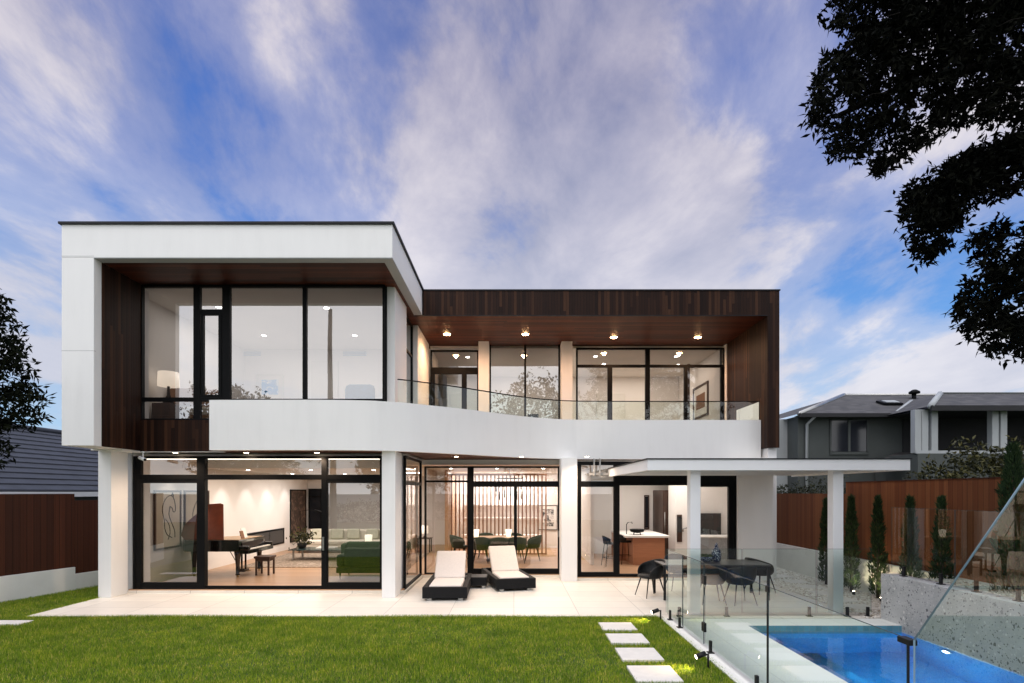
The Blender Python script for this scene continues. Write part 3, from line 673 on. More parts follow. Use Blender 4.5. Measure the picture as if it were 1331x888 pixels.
for y in (9.72, 9.16, 7.72, 6.25, 5.7, 4.2): spigot(fs, 2.74, y, .0125, 'x')
MB().box(2.733,2.747,5.974,5.988,.02,1.235).build('edge_strip', 'charcoal', fs)
MB().box(2.728,2.752,5.95,6.02,1.17,1.24).build('latch', 'charcoal', fs, bevel=.004)
cl = MB().box(2.71,2.77,3.80,3.92,1.195,1.235).build('clamp', 'charcoal', fs, bevel=.004)
MB().box(2.735,2.745,3.842,3.851,.02,1.194).build('edge_strip', 'charcoal', fs)
rk = thing('glass_stair_panel', 'raked frameless glass panel rising from the pool fence to the upper steps', 'glass fence', (2.74, 3.4, .012))
y0_, y1_ = 3.79, 2.6; sl = (2.30-1.24)/(3.79-2.985)
gz = lambda y: 1.24 + (3.79-y)*sl
rp = MB().add([(2.74,y0_,.08),(2.74,y1_,.08),(2.74,y1_,gz(y1_)),(2.74,y0_,gz(y0_))], [(0,1,2,3)]).build('glass_panel', 'glass_rake', rk)
MB().tube([(2.74,y0_,gz(y0_)+.003),(2.74,y1_,gz(y1_)+.003)], .006, 6).box(2.734,2.746,y0_-.002,y0_+.003,.08,gz(y0_)).build('polished_edge', 'glass_edge_blue', rp)
for y in (3.6,2.8): spigot(rk, 2.74, y, .0125, 'x')
fw_ = thing('glass_pool_fence', 'frameless glass pool fence standing on top of the terrazzo wall', 'glass fence', (6.72, 7, .8))
for a, b in ((9.85,8.45),(8.43,6.78),(6.74,4.9),(4.86,3.2)): panel(fw_, (6.72,a), (6.72,b), .84, 1.98)
for y in (9.55, 8.72, 8.05, 7.38, 6.45, 5.3, 4.5): spigot(fw_, 6.72, y, .8005, 'x')
for y in (6.76,): MB().box(6.712,6.728,6.752,6.768,.83,1.98).build('edge_strip', 'charcoal', fw_)
# terrazzo wall beside the pool
tw = MB().box(6.552, 6.85, .5, 9.89, -.155, .80).build('terrazzo_wall', 'terrazzo', bevel=.004)
tag(tw, 'speckled grey terrazzo retaining wall along the right side of the pool', 'wall')
# far/near timber fences on the right, on their white plinth
rf = thing('timber_fence', 'tall red brown vertical board fence on a white plinth right of the pool', 'fence', (8, 10, 0))
MB().box(8.0, 8.05, 2.5, 13.35, .72, 2.48).build('board_panel', 'wood_fence', rf)
MB().box(8.0, 8.05, 13.36, 24, .72, 2.215).build('board_panel', 'wood_fence', rf)
MB().box(7.94, 8.12, 2.5, 24, -.05, .715).build('plinth', 'plinth', rf, bevel=.01)
MB().box(7.985, 8.065, 2.5, 13.35, 2.481, 2.50).build('capping_rail', 'wood_fence_dark', rf)
lf = thing('timber_fence', 'brown vertical board fence on a stepped white plinth left of the house', 'fence', (-10.4, 12, 0))
def alongL(t0, t1, off0, off1, z0, z1):
    a = Vector((-10.75, 10.75)); b = Vector((-9.30, 16.3)); u = (b-a).normalized(); n_ = Vector((-u.y, u.x))
    c = [a+u*t0+n_*off0, a+u*t1+n_*off0, a+u*t1+n_*off1, a+u*t0+n_*off1]
    return MB().prism([(q.x,q.y) for q in c], z0, z1)
alongL(-5, 2.20, .03, .08, .515, 2.215).build('board_panel', 'wood_fence_dark', lf)
alongL(2.203, 8, .03, .08, .355, 2.06).build('board_panel', 'wood_fence_dark', lf)
alongL(-5, 2.20, -.0, .16, -.06, .512).build('plinth', 'plinth', lf, bevel=.008)
alongL(2.201, 8, -.0, .16, -.06, .352).build('plinth', 'plinth', lf, bevel=.008)

# --- sun loungers
def lounger(name, label, loc, rz, back_ang):
    t = thing(name, label, 'sun lounger', (0,0,0), 0, 'loungers on the terrace')
    W, L = .93, 1.98
    m = MB().box(-W/2, W/2, 0, .10, .05, .285).box(-W/2, -W/2+.10, .1001, L, .05, .285).box(W/2-.10, W/2, .1001, L, .05, .285).box(-W/2+.1001, W/2-.1001, L-.10, L, .05, .285).box(-W/2+.1001, W/2-.1001, .1001, L-.1001, .05, .20)
    m.build('wicker_base', 'wicker', t, local=True, bevel=.012)
    for sx in (-1,1):
        for yy in (.05, L-.12): MB().box(sx*(W/2-.14)-.05, sx*(W/2-.14)+.05, yy, yy+.08, 0, .049).build('foot', 'grey_steel', t, local=True)
    MB().box(-.345, .345, .115, 1.16, .205, .305).build('seat_cushion', 'cream', t, local=True, bevel=.035)
    a = back_ang; c = Vector((0, 1.17, .25)); Lb = .78
    cc = c + Vector((0, math.cos(a), math.sin(a)))*Lb/2 + Vector((0,-math.sin(a),math.cos(a)))*.05
    MB().obox(cc, (.69, Lb, .095), 0, a).build('back_cushion', 'cream', t, local=True, bevel=.035)
    c2 = c + Vector((0, math.cos(a), math.sin(a)))*Lb/2 - Vector((0,-math.sin(a),math.cos(a)))*.02
    MB().obox(c2, (.66, Lb-.04, .03), 0, a).build('back_frame', 'wicker', t, local=True)
    for sx in (-1,1): MB().tube([(sx*.25, 1.17+math.cos(a)*.5, .23+math.sin(a)*.5), (sx*.25, 1.80, .2)], .014).build('support_strut', 'charcoal', t, local=True)
    t.location = loc; t.rotation_euler.z = rz; WL[t.name] = Vector(loc)
lounger('sun_lounger', 'black wicker lounger with cream cushions left of the low wicker table', (X(578,11.46), 11.46, .001), R(1.5), R(46))
lounger('sun_lounger', 'angled black wicker lounger with cream cushions right of the low wicker table', (X(671,12.62), 12.60, .001), R(13), R(48))
st = thing('side_table', 'low square black wicker side table between the two loungers', 'side table', (X(617.5,12.95), 13.2, .001))
MB().box(-.27,.27,-.26,.26,.06,.25).build('wicker_base', 'wicker', st, local=True, bevel=.012)
MB().box(-.265,.265,-.255,.255,.2505,.262).build('table_top', 'charcoal', st, local=True)
for sx in (-1,1):
    for sy in (-1,1): MB().box(sx*.2-.04,sx*.2+.04,sy*.2-.04,sy*.2+.04,0,.059).build('foot','grey_steel',st,local=True)

# --- tub chairs
def tub_chair(name, label, cat, group, mat, legmat, loc, rz, hb=.80, ha=.62, w=.30, dep=.28, local_pt=None):
    """front of the chair looks along local -y"""
    t = thing(name, label, cat, (0,0,0), 0, group)
    m = MB(); NA, NZ = 21, 6; amax = R(128)
    for i in range(NA):
        a = -amax + 2*amax*i/(NA-1); f = .5+.5*math.cos(min(math.pi, abs(a)*1.25)); top = ha + (hb-ha)*(f**.8)
        if abs(a) > R(112): top -= .10*(abs(a)-R(112))/R(16)
        for k in range(NZ):
            q = k/(NZ-1); z = .40 + (top-.40)*q; sc = .74 + .26*min(1, q*1.7)**.6
            m.v.append((math.sin(a)*w*sc, math.cos(a)*dep*sc + .03*q*f, z))
    for i in range(NA-1):
        for k in range(NZ-1): m.f.append((i*NZ+k, (i+1)*NZ+k, (i+1)*NZ+k+1, i*NZ+k+1)); m.sm.append(True)
    m.build('shell', mat, t, local=True, solid=.028, sub=1)
    MB().lathe([(.02,.385),(.17,.39),(.235,.41),(.255,.44),(.25,.465),(.20,.485),(.02,.49)], (0,-.015,0), 24).build('seat', mat, t, local=True)
    for sx in (-1,1):
        for sy in (-1,1): MB().tube([(sx*.15, sy*.14, .40), (sx*.235, sy*.235, 0)], [.016,.009], 8).build('leg', legmat, t, local=True)
    t.location = loc; t.rotation_euler.z = rz; WL[t.name] = Vector(loc); return t
gch = 'black tub chairs around the outdoor table'
tub_chair('outdoor_chair', 'black tub chair at the left end of the outdoor table', 'chair', gch, 'charcoal', 'charcoal', (X(846,11.95), 12.0, .001), R(-72-0))
tub_chair('outdoor_chair', 'black tub chair at the right end of the outdoor table', 'chair', gch, 'charcoal', 'charcoal', (X(990,12.35), 12.45, .001), R(-90-160))
tub_chair('outdoor_chair', 'black tub chair behind the outdoor table near the left post', 'chair', gch, 'charcoal', 'charcoal', (X(883,12.75), 12.85, .001), R(4))
tub_chair('outdoor_chair', 'black tub chair on the pool side of the table beside the post', 'chair', gch, 'charcoal', 'charcoal', (X(922,11.35), 11.25, .001), R(176))
tub_chair('outdoor_chair', 'black tub chair on the pool side of the table under the vase', 'chair', gch, 'charcoal', 'charcoal', (X(958,11.35), 11.2, .001), R(186))
ot = thing('outdoor_table', 'long dark outdoor dining table with thin black legs under the pavilion', 'table', (4.2, 11.95, 0))
TX0, TX1, TY0, TY1 = 3.10, 5.34, 11.5, 12.42
MB().box(TX0,TX1,TY0,TY1,.715,.745).build('table_top', 'charcoal_top', ot, bevel=.004)
MB().box(TX0+.04,TX1-.04,TY0+.04,TY0+.08,.64,.714).box(TX0+.04,TX1-.04,TY1-.08,TY1-.04,.64,.714).box(TX0+.04,TX0+.08,TY0+.081,TY1-.081,.64,.714).box(TX1-.08,TX1-.04,TY0+.081,TY1-.081,.64,.714).build('apron', 'charcoal', ot)
for x in (TX0+.02, TX1-.06):
    for y in (TY0+.02, TY1-.06): MB().box(x,x+.045,y,y+.045,.001,.713).build('leg', 'charcoal', ot)
vs_ = MB().lathe([(.06,.746),(.09,.77),(.105,.85),(.105,.93),(.088,1.0),(.05,1.05),(.035,1.07),(.048,1.08),(.03,1.12),(.01,1.16)], (X(931,12.0),12.0,0), 24).build('lidded_jar', 'vase')
tag(vs_, 'blue and white patterned lidded jar on the outdoor table', 'jar')
bw = thing('bowl', 'dark bowl of greenery beside the jar on the outdoor table', 'bowl', (X(918.5,12.0),12.0,.746))
MB().lathe([(.07,0),(.13,.03),(.18,.09),(.19,.12),(.175,.12),(.12,.06),(.02,.04)], (0,0,0), 24).build('bowl_body', 'vase', bw, local=True)
cc_ = np.stack([RNG.normal(X(918.5,12.0),.07,160), RNG.normal(12.0,.07,160), RNG.uniform(.84,.885,160)],1); dd_ = np.stack([RNG.normal(size=160),RNG.normal(size=160),RNG.uniform(.2,1.,160)],1)
np_mesh('greenery', *leaves(cc_, dd_, .06, .03, RNG), 'leaf_plant', bw)

# --- lawn spike lights
for (x, y, lab) in ((X(845,9.80), 9.76, 'lit black spike light in the lawn near the terrace corner'), (X(902,7.15), 7.12, 'lit black spike light in the lawn beside the farthest paver')):
    t = thing('spike_light', lab, 'garden light', (x, y, 0), 0, 'spike lights in the lawn')
    MB().tube([(.18,.02,-.06),(.18,.02,.17)], .014).build('spike', 'charcoal', t, local=True)
    MB().tube([(.175,.02,.16),(.11,.015,.155)], .012).build('bracket', 'charcoal', t, local=True)
    hd = MB().tube([(.14,.017,.175),(.02,.0,.135)], [.034,.034], 14).build('lamp_head', 'charcoal', t, local=True)
    MB().tube([(.019,.0,.1347),(.014,.0,.133)], [.026,.026], 14).build('lens', 'bulb', hd, local=True)
    ld = bpy.data.lights.new('spike_lamp', 'SPOT'); ld.energy = 26; ld.spot_size = R(95); ld.spot_blend = .7; ld.color = (1,.72,.30); ld.shadow_soft_size = .02
    lo = bpy.data.objects.new('spike_lamp', ld); COL.objects.link(lo); lo.location = (x-.0, y-.002, .13)
    lo.rotation_euler = Vector((-.75,-.08,-.62)).to_track_quat('-Z','Y').to_euler()
# --- pool light
pl = thing('pool_light', 'glowing round underwater lamp in the pool wall below the terrazzo', 'pool light', (6.54, 8.35, -.42))
plx, ply, plz = 6.545, 8.35, -.32
MB().lathe([(.085,-.03),(.085,.0)], (plx,ply,plz), 24, 'x').build('housing', 'white_metal', pl)
MB().lathe([(.06,-.045),(.06,-.031)], (plx,ply,plz), 24, 'x').build('lens', 'pool_glow', pl)
for (x,y,z,e) in ((6.25,8.2,-.5,16),(4.95,7.4,-.55,45),(5.2,4.4,-.55,45)):  # besides the lens lamp, fixtureless point lights added mid-water to brighten the basin
    ld = bpy.data.lights.new('pool_glow','POINT'); ld.energy = e; ld.color=(.68,.84,1); ld.shadow_soft_size=0.
    lo = bpy.data.objects.new('pool_glow', ld); COL.objects.link(lo); lo.location=(x,y,z)
# drain / cover in coping
ob = MB().box(2.95,3.07,6.55,6.67,.0005,.006).build('skimmer_lid','coping'); tag(ob,'small square skimmer lid in the pool coping beside the kerb','skimmer lid')

# --- security camera under the left soffit
sc_ = thing('security_camera', 'small white security camera under the soffit by the left column', 'camera', (X(186,11.95), 11.95, ZS))
sx_, sy_ = X(186,11.95), 11.95
MB().tube([(sx_,sy_,ZS-.002),(sx_,sy_,ZS-.14)], .012).lathe([(.04,ZS-.02),(.04,ZS-.002)], (sx_,sy_,0), 14).build('bracket', 'white_metal', sc_)
hd = MB().tube([(sx_-.10,sy_+.04,ZS-.13),(sx_+.08,sy_-.06,ZS-.18)], .038, 12).build('camera_body', 'white_metal', sc_)
MB().tube([(sx_+.081,sy_-.0605,ZS-.1803),(sx_+.085,sy_-.063,ZS-.1815)], .03, 12).build('lens', 'black', hd)

# ================================================================== PLANTS
def cypress(name, label, x, y, h, r, n=2600, lean=0.):
    t = thing(name, label, 'cypress', (x,y,0), 0, 'slender cypresses along the timber fence')
    MB().tube([(x,y,-.05),(x+lean*.5,y,h*.5),(x+lean,y,h*.92)], [.035,.022,.006]).build('trunk', 'bark', t)
    u = RNG.uniform(0,1,n); z = .06 + (h-.06)*u**.85; q = z/h
    prof = np.minimum(1, .62+q*2.2)*np.clip((1-q),0,1)**.55*1.08
    lump = 1+.16*np.sin(z*9+x*5)+.1*np.sin(z*23)
    a = RNG.uniform(0,2*math.pi,n); rr = r*prof*lump*np.sqrt(RNG.uniform(.15,1.15,n))
    c = np.stack([x+lean*q+np.cos(a)*rr, y+np.sin(a)*rr, z],1)
    d = np.stack([np.cos(a)*.45, np.sin(a)*.45, np.full(n,1.)],1)+RNG.normal(size=(n,3))*.25
    np_mesh('crown', *leaves(c, d, .10, .022, RNG), 'leaf_cypress', t)
cy = [(1074,13.5,.0,'slender cypress half hidden behind the right pavilion post',2.05),(1106.5,12.5,.0,'slender cypress just right of the right pavilion post',2.12),
      (1141,11.75,.0,'slender cypress standing behind the end of the terrazzo wall',2.12),(1183,10.7,.0,'second slender cypress right of the terrazzo wall end',2.12),
      (1224,9.95,.0,'third slender cypress right of the terrazzo wall end',2.12)]
for px, d, _, lab, h in cy: cypress('cypress_tree', lab, min(7.75, X(px,d)), d, h, .155 if px < 1170 else .165)
cypress('cypress_tree', 'tallest dark cypress at the right edge behind the raked glass panel', X(1313,8.55), 8.5, 2.95, .26, 4200)
# uplights at the cypress feet
for i, (px, d, _, lab, h) in enumerate(cy[1:4]):
    x = min(7.75, X(px,d))-.16; y = d-.35
    t = thing('uplight', f'small black uplight at the foot of the {["cypress right of the pavilion post","cypress behind the terrazzo wall end","second cypress past the wall end"][i]}', 'garden light', (x,y,0), 0, 'uplights below the cypresses')
    MB().lathe([(.03,0),(.03,.07),(.026,.08)], (0,0,0), 12).build('housing', 'charcoal', t, local=True)
    MB().lathe([(.024,.0805),(.022,.083)], (0,0,0), 12).build('lens', 'bulb', t, local=True)
    ld = bpy.data.lights.new('uplight_lamp','SPOT'); ld.energy=26; ld.spot_size=R(110); ld.spot_blend=.6; ld.color=(1,.78,.5); ld.shadow_soft_size=.02
    lo = bpy.data.objects.new('uplight_lamp', ld); COL.objects.link(lo); lo.location=(x,y,.09); lo.rotation_euler=(Vector((.5,.25,.9))).to_track_quat('-Z','Y').to_euler()

def in_poly(p, poly):
    x, y = p; c = False; n = len(poly)
    for i in range(n):
        (x0,y0),(x1,y1) = poly[i], poly[i-1]
        if (y0 > y) != (y1 > y) and x < (x1-x0)*(y-y0)/(y1-y0)+x0: c = not c
    return c
def sprays(pts, rng, nl, rad, length, width, droop=.25):
    """each point carries a twig rosette of nl leaves"""
    m = len(pts); ax = rng.normal(size=(m,3)); ax[:,2] -= droop; ax /= np.linalg.norm(ax,axis=1,keepdims=True)
    t = rng.uniform(-1,1,(m,nl,1)); c = pts[:,None,:] + ax[:,None,:]*t*rad + rng.normal(size=(m,nl,3))*rad*.28
    d = ax[:,None,:]*.8 + rng.normal(size=(m,nl,3))*.75; d[:,:,2] -= droop
    return leaves(c.reshape(-1,3), d.reshape(-1,3), length, width, rng)
# big overhanging tree at the right: trunk outside the garden, boughs reaching over it
bt = thing('shade_tree', 'large dark tree whose leafy boughs hang over the pool at upper right', 'tree', (11.4, 8.2, 0))
rg = np.random.default_rng(5)
masses = [([(1062,24),(1085,8),(1070,-30),(1120,-120),(1500,-160),(1500,150),(1331,170),(1262,158),(1216,182),(1186,190),(1162,214),(1142,226),(1120,204),(1094,206),(1070,184),(1052,156),(1054,120),(1076,70),(1100,44)], 2100, 6.2, 8.6),
          ([(1180,244),(1206,220),(1240,212),(1272,188),(1331,172),(1480,150),(1480,236),(1331,244),(1272,262),(1250,282),(1234,312),(1216,330),(1197,344),(1178,308),(1174,280)], 640, 6.4, 8.0),
          ([(1268,300),(1300,288),(1331,290),(1470,270),(1470,500),(1331,464),(1309,466),(1276,454),(1250,434),(1244,400),(1262,350),(1256,318)], 560, 6.4, 7.8)]
pts = []; ends = []
for poly, n, d0, d1 in masses:
    xs_ = [p[0] for p in poly]; ys_ = [p[1] for p in poly]; k = 0
    while k < n:
        p = (rg.uniform(min(xs_),max(xs_)), rg.uniform(min(ys_),max(ys_)))
        if not in_poly(p, poly): continue
        # uneven density: thin pockets where the sky shows
        hole = math.sin(p[0]*.055+1.3)*math.sin(p[1]*.075+.4)+.5*math.sin(p[0]*.13-p[1]*.11)
        inner = in_poly((p[0]-22,p[1]), poly) and in_poly((p[0]+4,p[1]+22), poly) and in_poly((p[0]-15,p[1]+18), poly)
        if hole > (.80 if poly is masses[0][0] else .25) and rg.uniform() < .88: continue
        d = rg.uniform(d0,d1); pts.append((X(p[0],d), d, Z(p[1],d))); k += 1
        if rg.uniform() < (.5 if inner else .15): 
            d = rg.uniform(d0,d1); pts.append((X(p[0],d), d, Z(p[1],d)))
pts = np.array(pts)
v, f = sprays(pts, rg, 14, .115, .105, .040)
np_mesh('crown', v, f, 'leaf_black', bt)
tr = MB().tube([(11.4,8.2,-.1),(11.3,8.1,2.2),(11.0,7.9,4.2),(10.6,7.7,6.0),(10.2,7.6,8.0)], [.30,.24,.20,.15,.08], 12).build('trunk', 'bark', bt)
def bough(*ps): 
    rs = [.09*(1-i/len(ps))+.012 for i in range(len(ps))]; MB().tube(ps, rs, 7).build('bough', 'bark_dark', bt)
A_ = lambda px,py,d: (X(px,d),d,Z(py,d))
bough((11.1,7.95,3.9), A_(1480,380,7.4), A_(1380,360,7.2), A_(1310,380,7.1), A_(1262,420,7.0))
bough((10.9,7.85,4.8), A_(1470,210,7.4), A_(1340,210,7.3), A_(1260,250,7.2), A_(1205,300,7.1))
bough((10.7,7.75,5.6), A_(1440,90,7.5), A_(1300,80,7.4), A_(1180,110,7.3), A_(1090,150,7.2))
bough((10.5,7.7,6.3), A_(1400,0,7.5), A_(1260,10,7.4), A_(1150,40,7.3), A_(1085,80,7.1))
# twigs: short runs from random leaf points toward the next bough
for i in rg.choice(len(pts), 90, replace=False):
    tw_ = MB(); p = Vector(pts[i]); q = p + Vector((rg.uniform(.15,.5), rg.uniform(-.1,.1), rg.uniform(-.02,.25))); tw_.tube([p,(p+q)/2+Vector((0,0,.03)),q], [.003,.006,.009], 4, False).build('twig', 'bark_dark', bt)
# left tree: boughs entering from the left edge
lt = thing('garden_tree', 'dark leafy tree with boughs entering at the left edge beside the house', 'tree', (-9.6, 8.2, -.03))
lm = [([(-120,380),(-40,385),(2,388),(14,400),(22,430),(34,452),(40,470),(28,490),(50,505),(60,518),(52,545),(30,552),(12,562),(14,590),(4,604),(-60,620),(-140,600)], 620, 7.2, 8.6)]
pts = []
for poly, n, d0, d1 in lm:
    k = 0
    while k < n:
        p = (rg.uniform(-140,62), rg.uniform(378,620))
        if not in_poly(p, poly): continue
        hole = math.sin(p[0]*.11+.3)*math.sin(p[1]*.09+1.)
        if hole > .45 and rg.uniform() < .85: continue
        d = rg.uniform(d0,d1); pts.append((X(p[0],d), d, Z(p[1],d))); k += 1
v, f = sprays(np.array(pts), rg, 13, .12, .11, .036, .1)
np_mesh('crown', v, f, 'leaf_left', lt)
MB().tube([(-9.6,8.2,-.06),(-9.55,8.15,1.2),(-9.4,8.05,2.6),(-9.2,8.0,4.2)], [.13,.11,.09,.04], 10).build('trunk', 'bark', lt)
for q in ((20,520,7.9),(10,440,7.8),(0,570,7.8),(-10,400,8.)):
    MB().tube([(-9.42,8.06,2.3+.003*(560-q[1])), A_(-60,q[1]+15,8.), A_(*q)], [.045,.025,.006], 6).build('bough', 'bark_dark', lt)
# leafy tree and hedge behind the right fence
def bush(name, label, cat, cx, cy, cz, rx, ry, rz, n, mat, L, W, seed, trunk=True):
    r2 = np.random.default_rng(seed); t = thing(name, label, cat, (cx,cy,0))
    th = r2.uniform(0,2*math.pi,n); ph = np.arccos(r2.uniform(-1,1,n)); rr = r2.uniform(.45,1.,n)**.5
    lump = 1+.20*np.sin(th*5+seed)*np.sin(ph*4)+.14*np.sin(th*11)*np.cos(ph*7)
    c = np.stack([cx+rx*rr*lump*np.sin(ph)*np.cos(th), cy+ry*rr*lump*np.sin(ph)*np.sin(th), cz+rz*rr*lump*np.cos(ph)],1)
    v, f = sprays(c, r2, 9, L*1.3, L, W, -.1); np_mesh('crown', v, f, mat, t)
    for k in range(3): MB().tube([(cx+.1*k,cy,-.05),(cx+.15*k-.1,cy+.1*k,cz*.6),(cx+rx*.4*(k-1),cy,cz+.2)], [.07,.05,.02],6).build('trunk','bark',t)
bush('leafy_tree', 'olive green broad leaved tree behind the timber fence on the right', 'tree', 10.9, 12.6, 2.35, 1.55, .9, .95, 620, 'leaf_shrub', .12, .055, 3)
bush('leafy_tree', 'broad leaved tree at the right edge behind the tall cypress', 'tree', 11.6, 11.3, 2.5, .95, .8, .75, 420, 'leaf_shrub', .12, .055, 4)
bush('hedge', 'dark clipped hedge showing over the far end of the timber fence', 'hedge', 8.95, 16.6, 1.55, .65, 3.4, 1.05, 900, 'leaf_hedge', .08, .04, 6)
bush('hedge', 'dark hedge above the fence between the pavilion roof and the olive tree', 'hedge', 9.0, 12.4, 1.75, .55, 1.6, .95, 500, 'leaf_hedge', .08, .04, 8)

# ================================================================== NEIGHBOURS
# left: slate roofed house whose eave runs along the fence
nh = thing('neighbour_house', 'low neighbouring house with slate blue tiled roof behind the left fence', 'house', (-14,16,0))
MB().box(-19.2,-12.3,8,28,-.1,2.15).build('wall','house_wall',nh)
rt = MB(); NC = 13; t_ = .565
for i in range(NC):
    u0, u1 = i/NC, (i+1.12)/NC; xe, xr = -12.0, -15.5
    xa, xb = xe+(xr-xe)*u0, xe+(xr-xe)*u1; za, zb_ = 2.27+(xe-xa)*t_, 2.27+(xe-xb)*t_
    rt.add([(xa,7.6,za+.05),(xa,28,za+.05),(xb,28,zb_+.012),(xb,7.6,zb_+.012),(xa,7.6,za),(xa,28,za)], [(0,1,2,3),(4,5,1,0)])
rt.build('tiled_roof','roof_tile',nh)
MB().add([(-15.5,7.6,4.24),(-15.5,28,4.24),(-19.4,28,2.1),(-19.4,7.6,2.1)],[(0,1,2,3)]).build('roof_back','roof_tile',nh)
MB().tube([(-15.5,7.6,4.29),(-15.5,28,4.29)], .09, 8).build('ridge_cap','roof_tile',nh)
MB().box(-12.06,-11.95,7.6,28,2.13,2.262).build('gutter','white_metal',nh)
# right: grey two-storey house behind the fence
rh = thing('neighbour_house', 'grey two storey neighbouring house with shingled hip roof beyond the right fence', 'house', (18, 26, 0))
D = 24.; xx = lambda p, d=D: X(p, d); zz = lambda p, d=D: Z(p, d)
ez = zz(540)
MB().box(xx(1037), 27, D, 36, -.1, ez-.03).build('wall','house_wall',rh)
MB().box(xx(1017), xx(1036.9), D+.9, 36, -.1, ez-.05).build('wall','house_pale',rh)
m = MB()
A0 = (xx(1031),D-.5,ez); B0 = (xx(1165),D-.5,ez); rz_ = zz(513.5, D+4); 
P1 = (xx(1097,D+4),D+4,rz_); P2 = (xx(1176,D+4),D+4,rz_); Bk = (xx(1031),D+13,ez)
m.add([A0,(30,D-.5,ez),(30,D+4,rz_),P1],[(0,1,2,3)]); m.add([A0,P1,(P1[0],D+9,rz_),(A0[0]-.3,D+12,ez)],[(0,1,2,3)]); m.add([P1,(30,D+4,rz_),(30,D+9,rz_),(P1[0],D+9,rz_)],[(0,1,2,3)])
m.build('hip_roof','roof_grey',rh)
MB().tube([A0,P1],.10,6).tube([P1,(30,D+4,rz_)],.08,6).build('ridge_cap','grey_steel',rh)
MB().box(A0[0],xx(1166),D-.55,D-.45,ez-.14,ez+.02).build('gutter','house_dark',rh)
MB().box(xx(1032.5),xx(1166),D-.449,D+.0,ez-.05,ez-.04).build('eave_soffit','house_wall',rh)
# projecting wing nearer to us
D2 = 21.5; w0 = xx(1197,D2); ez2 = zz(530.5,D2); rz2 = zz(514.5,D2+3.5)
m = MB(); A1 = (w0,D2-.5,ez2); Q1 = (xx(1222,D2+3.),D2+3.,rz2)
m.add([A1,(30,D2-.5,ez2),(30,D2+3.,rz2),Q1],[(0,1,2,3)]); m.add([A1,Q1,(Q1[0],D2+7,rz2),(w0,D2+5,ez2)],[(0,1,2,3)])
m.build('hip_roof','roof_grey',rh)
MB().tube([A1,Q1],.12,6).build('hip_flashing','house_pale',rh)
MB().tube([(xx(1160),D-.3,ez+.05),(xx(1185,D+2.2),D+2.2,zz(522.5,D+2.2))],.12,6).build('hip_flashing','house_pale',rh)
MB().tube([Q1,(30,D2+3.,rz2)],.07,6).build('ridge_cap','house_wall',rh)
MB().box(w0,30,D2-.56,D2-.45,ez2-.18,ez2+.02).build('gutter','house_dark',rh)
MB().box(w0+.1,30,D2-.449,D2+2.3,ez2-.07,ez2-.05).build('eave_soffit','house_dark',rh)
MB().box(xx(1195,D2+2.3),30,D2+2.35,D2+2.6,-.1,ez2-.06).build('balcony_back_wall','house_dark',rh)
MB().box(xx(1188,D2),30,D2-.2,D2+2.3,-.1,zz(590,D2)).build('wall','house_wall',rh)
for p in (1191,1200,1212.5,1291,1302): MB().box(xx(p,D2)-.12, xx(p,D2)+.13, D2-.1, D2+.15, zz(589,D2), ez2-.071).build('column','house_pale',rh,bevel=.01)
MB().box(xx(1188,D2),30,D2-.12,D2-.02,zz(592,D2),zz(586,D2)).build('rail','house_pale',rh)
# window and details of the left part
wf = MB().box(xx(1078),xx(1128),D-.06,D-.002,zz(591),zz(587.5)).box(xx(1078),xx(1080),D-.06,D-.002,zz(587),zz(546)).box(xx(1101.5),xx(1104.5),D-.06,D-.002,zz(587),zz(546)).box(xx(1126),xx(1128),D-.06,D-.002,zz(587),zz(546)).build('window','house_wall',rh)
MB().box(xx(1080),xx(1126),D-.03,D-.003,zz(587),zz(547)).build('pane','house_pane',wf)
MB().box(xx(1173),xx(1188),D-.05,D-.002,zz(588),zz(545)).build('shutter','house_dark',rh)
MB().tube([(xx(1052),D-.45,ez-.1),(xx(1047.5),D-.1,ez-.4),(xx(1046.5),D-.1,.0)],.06,8).build('downpipe','house_pale',rh)
m = MB().add([(xx(1128,D-2),D-2.2,zz(603,D-2.2)),(xx(1204,D-2),D-2.2,zz(601,D-2.2)),(xx(1206),D-.01,zz(586.5)),(xx(1165),D-.01,zz(588))],[(0,1,2,3)]); m.build('porch_roof','roof_grey',rh)
sk = MB().obox((xx(1155,D+1.6),D+1.55,zz(523.5,D+1.5)),(.85,.65,.10),0,math.atan2(rz_-ez,4.5)).build('skylight','black',rh)
MB().obox((xx(1156,D+1.6),D+1.52,zz(522.4,D+1.5)),(.6,.4,.08),0,math.atan2(rz_-ez,4.5)).build('pane','house_pale',sk)
vp = MB().tube([(xx(1188,D+3),D+3,zz(521,D+3)),(xx(1188,D+3),D+3,zz(512.5,D+3))],.10,10).lathe([(.10,0),(.24,.03),(.24,.12),(.08,.22)],(xx(1188.5,D+3),D+3,zz(512.5,D+3)),14).build('roof_vent','black',rh)

# behind the camera: what the glass reflects
bw_ = MB().box(-30,40,-18.3,-18,-.1,2.1).build('boundary_wall','plinth'); tag(bw_,'pale rendered boundary wall at the back of the lawn','wall')
for i,(x,y,h,r) in enumerate(((-23,-22,10.5,4.4),(-10,-24,8.,3.6),(2.2,-23,14.,4.6),(15,-22,8.5,4.),(28,-24,12.,5.))):
    bush('garden_tree', f'{["broad","low","tall","rounded","big"][i]} dusk green tree beyond the back boundary wall', 'tree', x, y, h*.6, r, r*.8, h*.4, 700, 'leaf_shrub', .42, .2, 20+i)
bush('hedge','long dark garden hedge in front of the back boundary wall','hedge',-9.,-16.6,.7,6.5,.8,.9,900,'leaf_hedge',.14,.07,31)
po = thing('utility_pole','tall brown timber utility pole beyond the back boundary wall','pole',(-11.4,-10,0))
MB().tube([(-11.4,-10,-.1),(-11.4,-10,13.6)],[.22,.12],10).build('pole','bark',po)

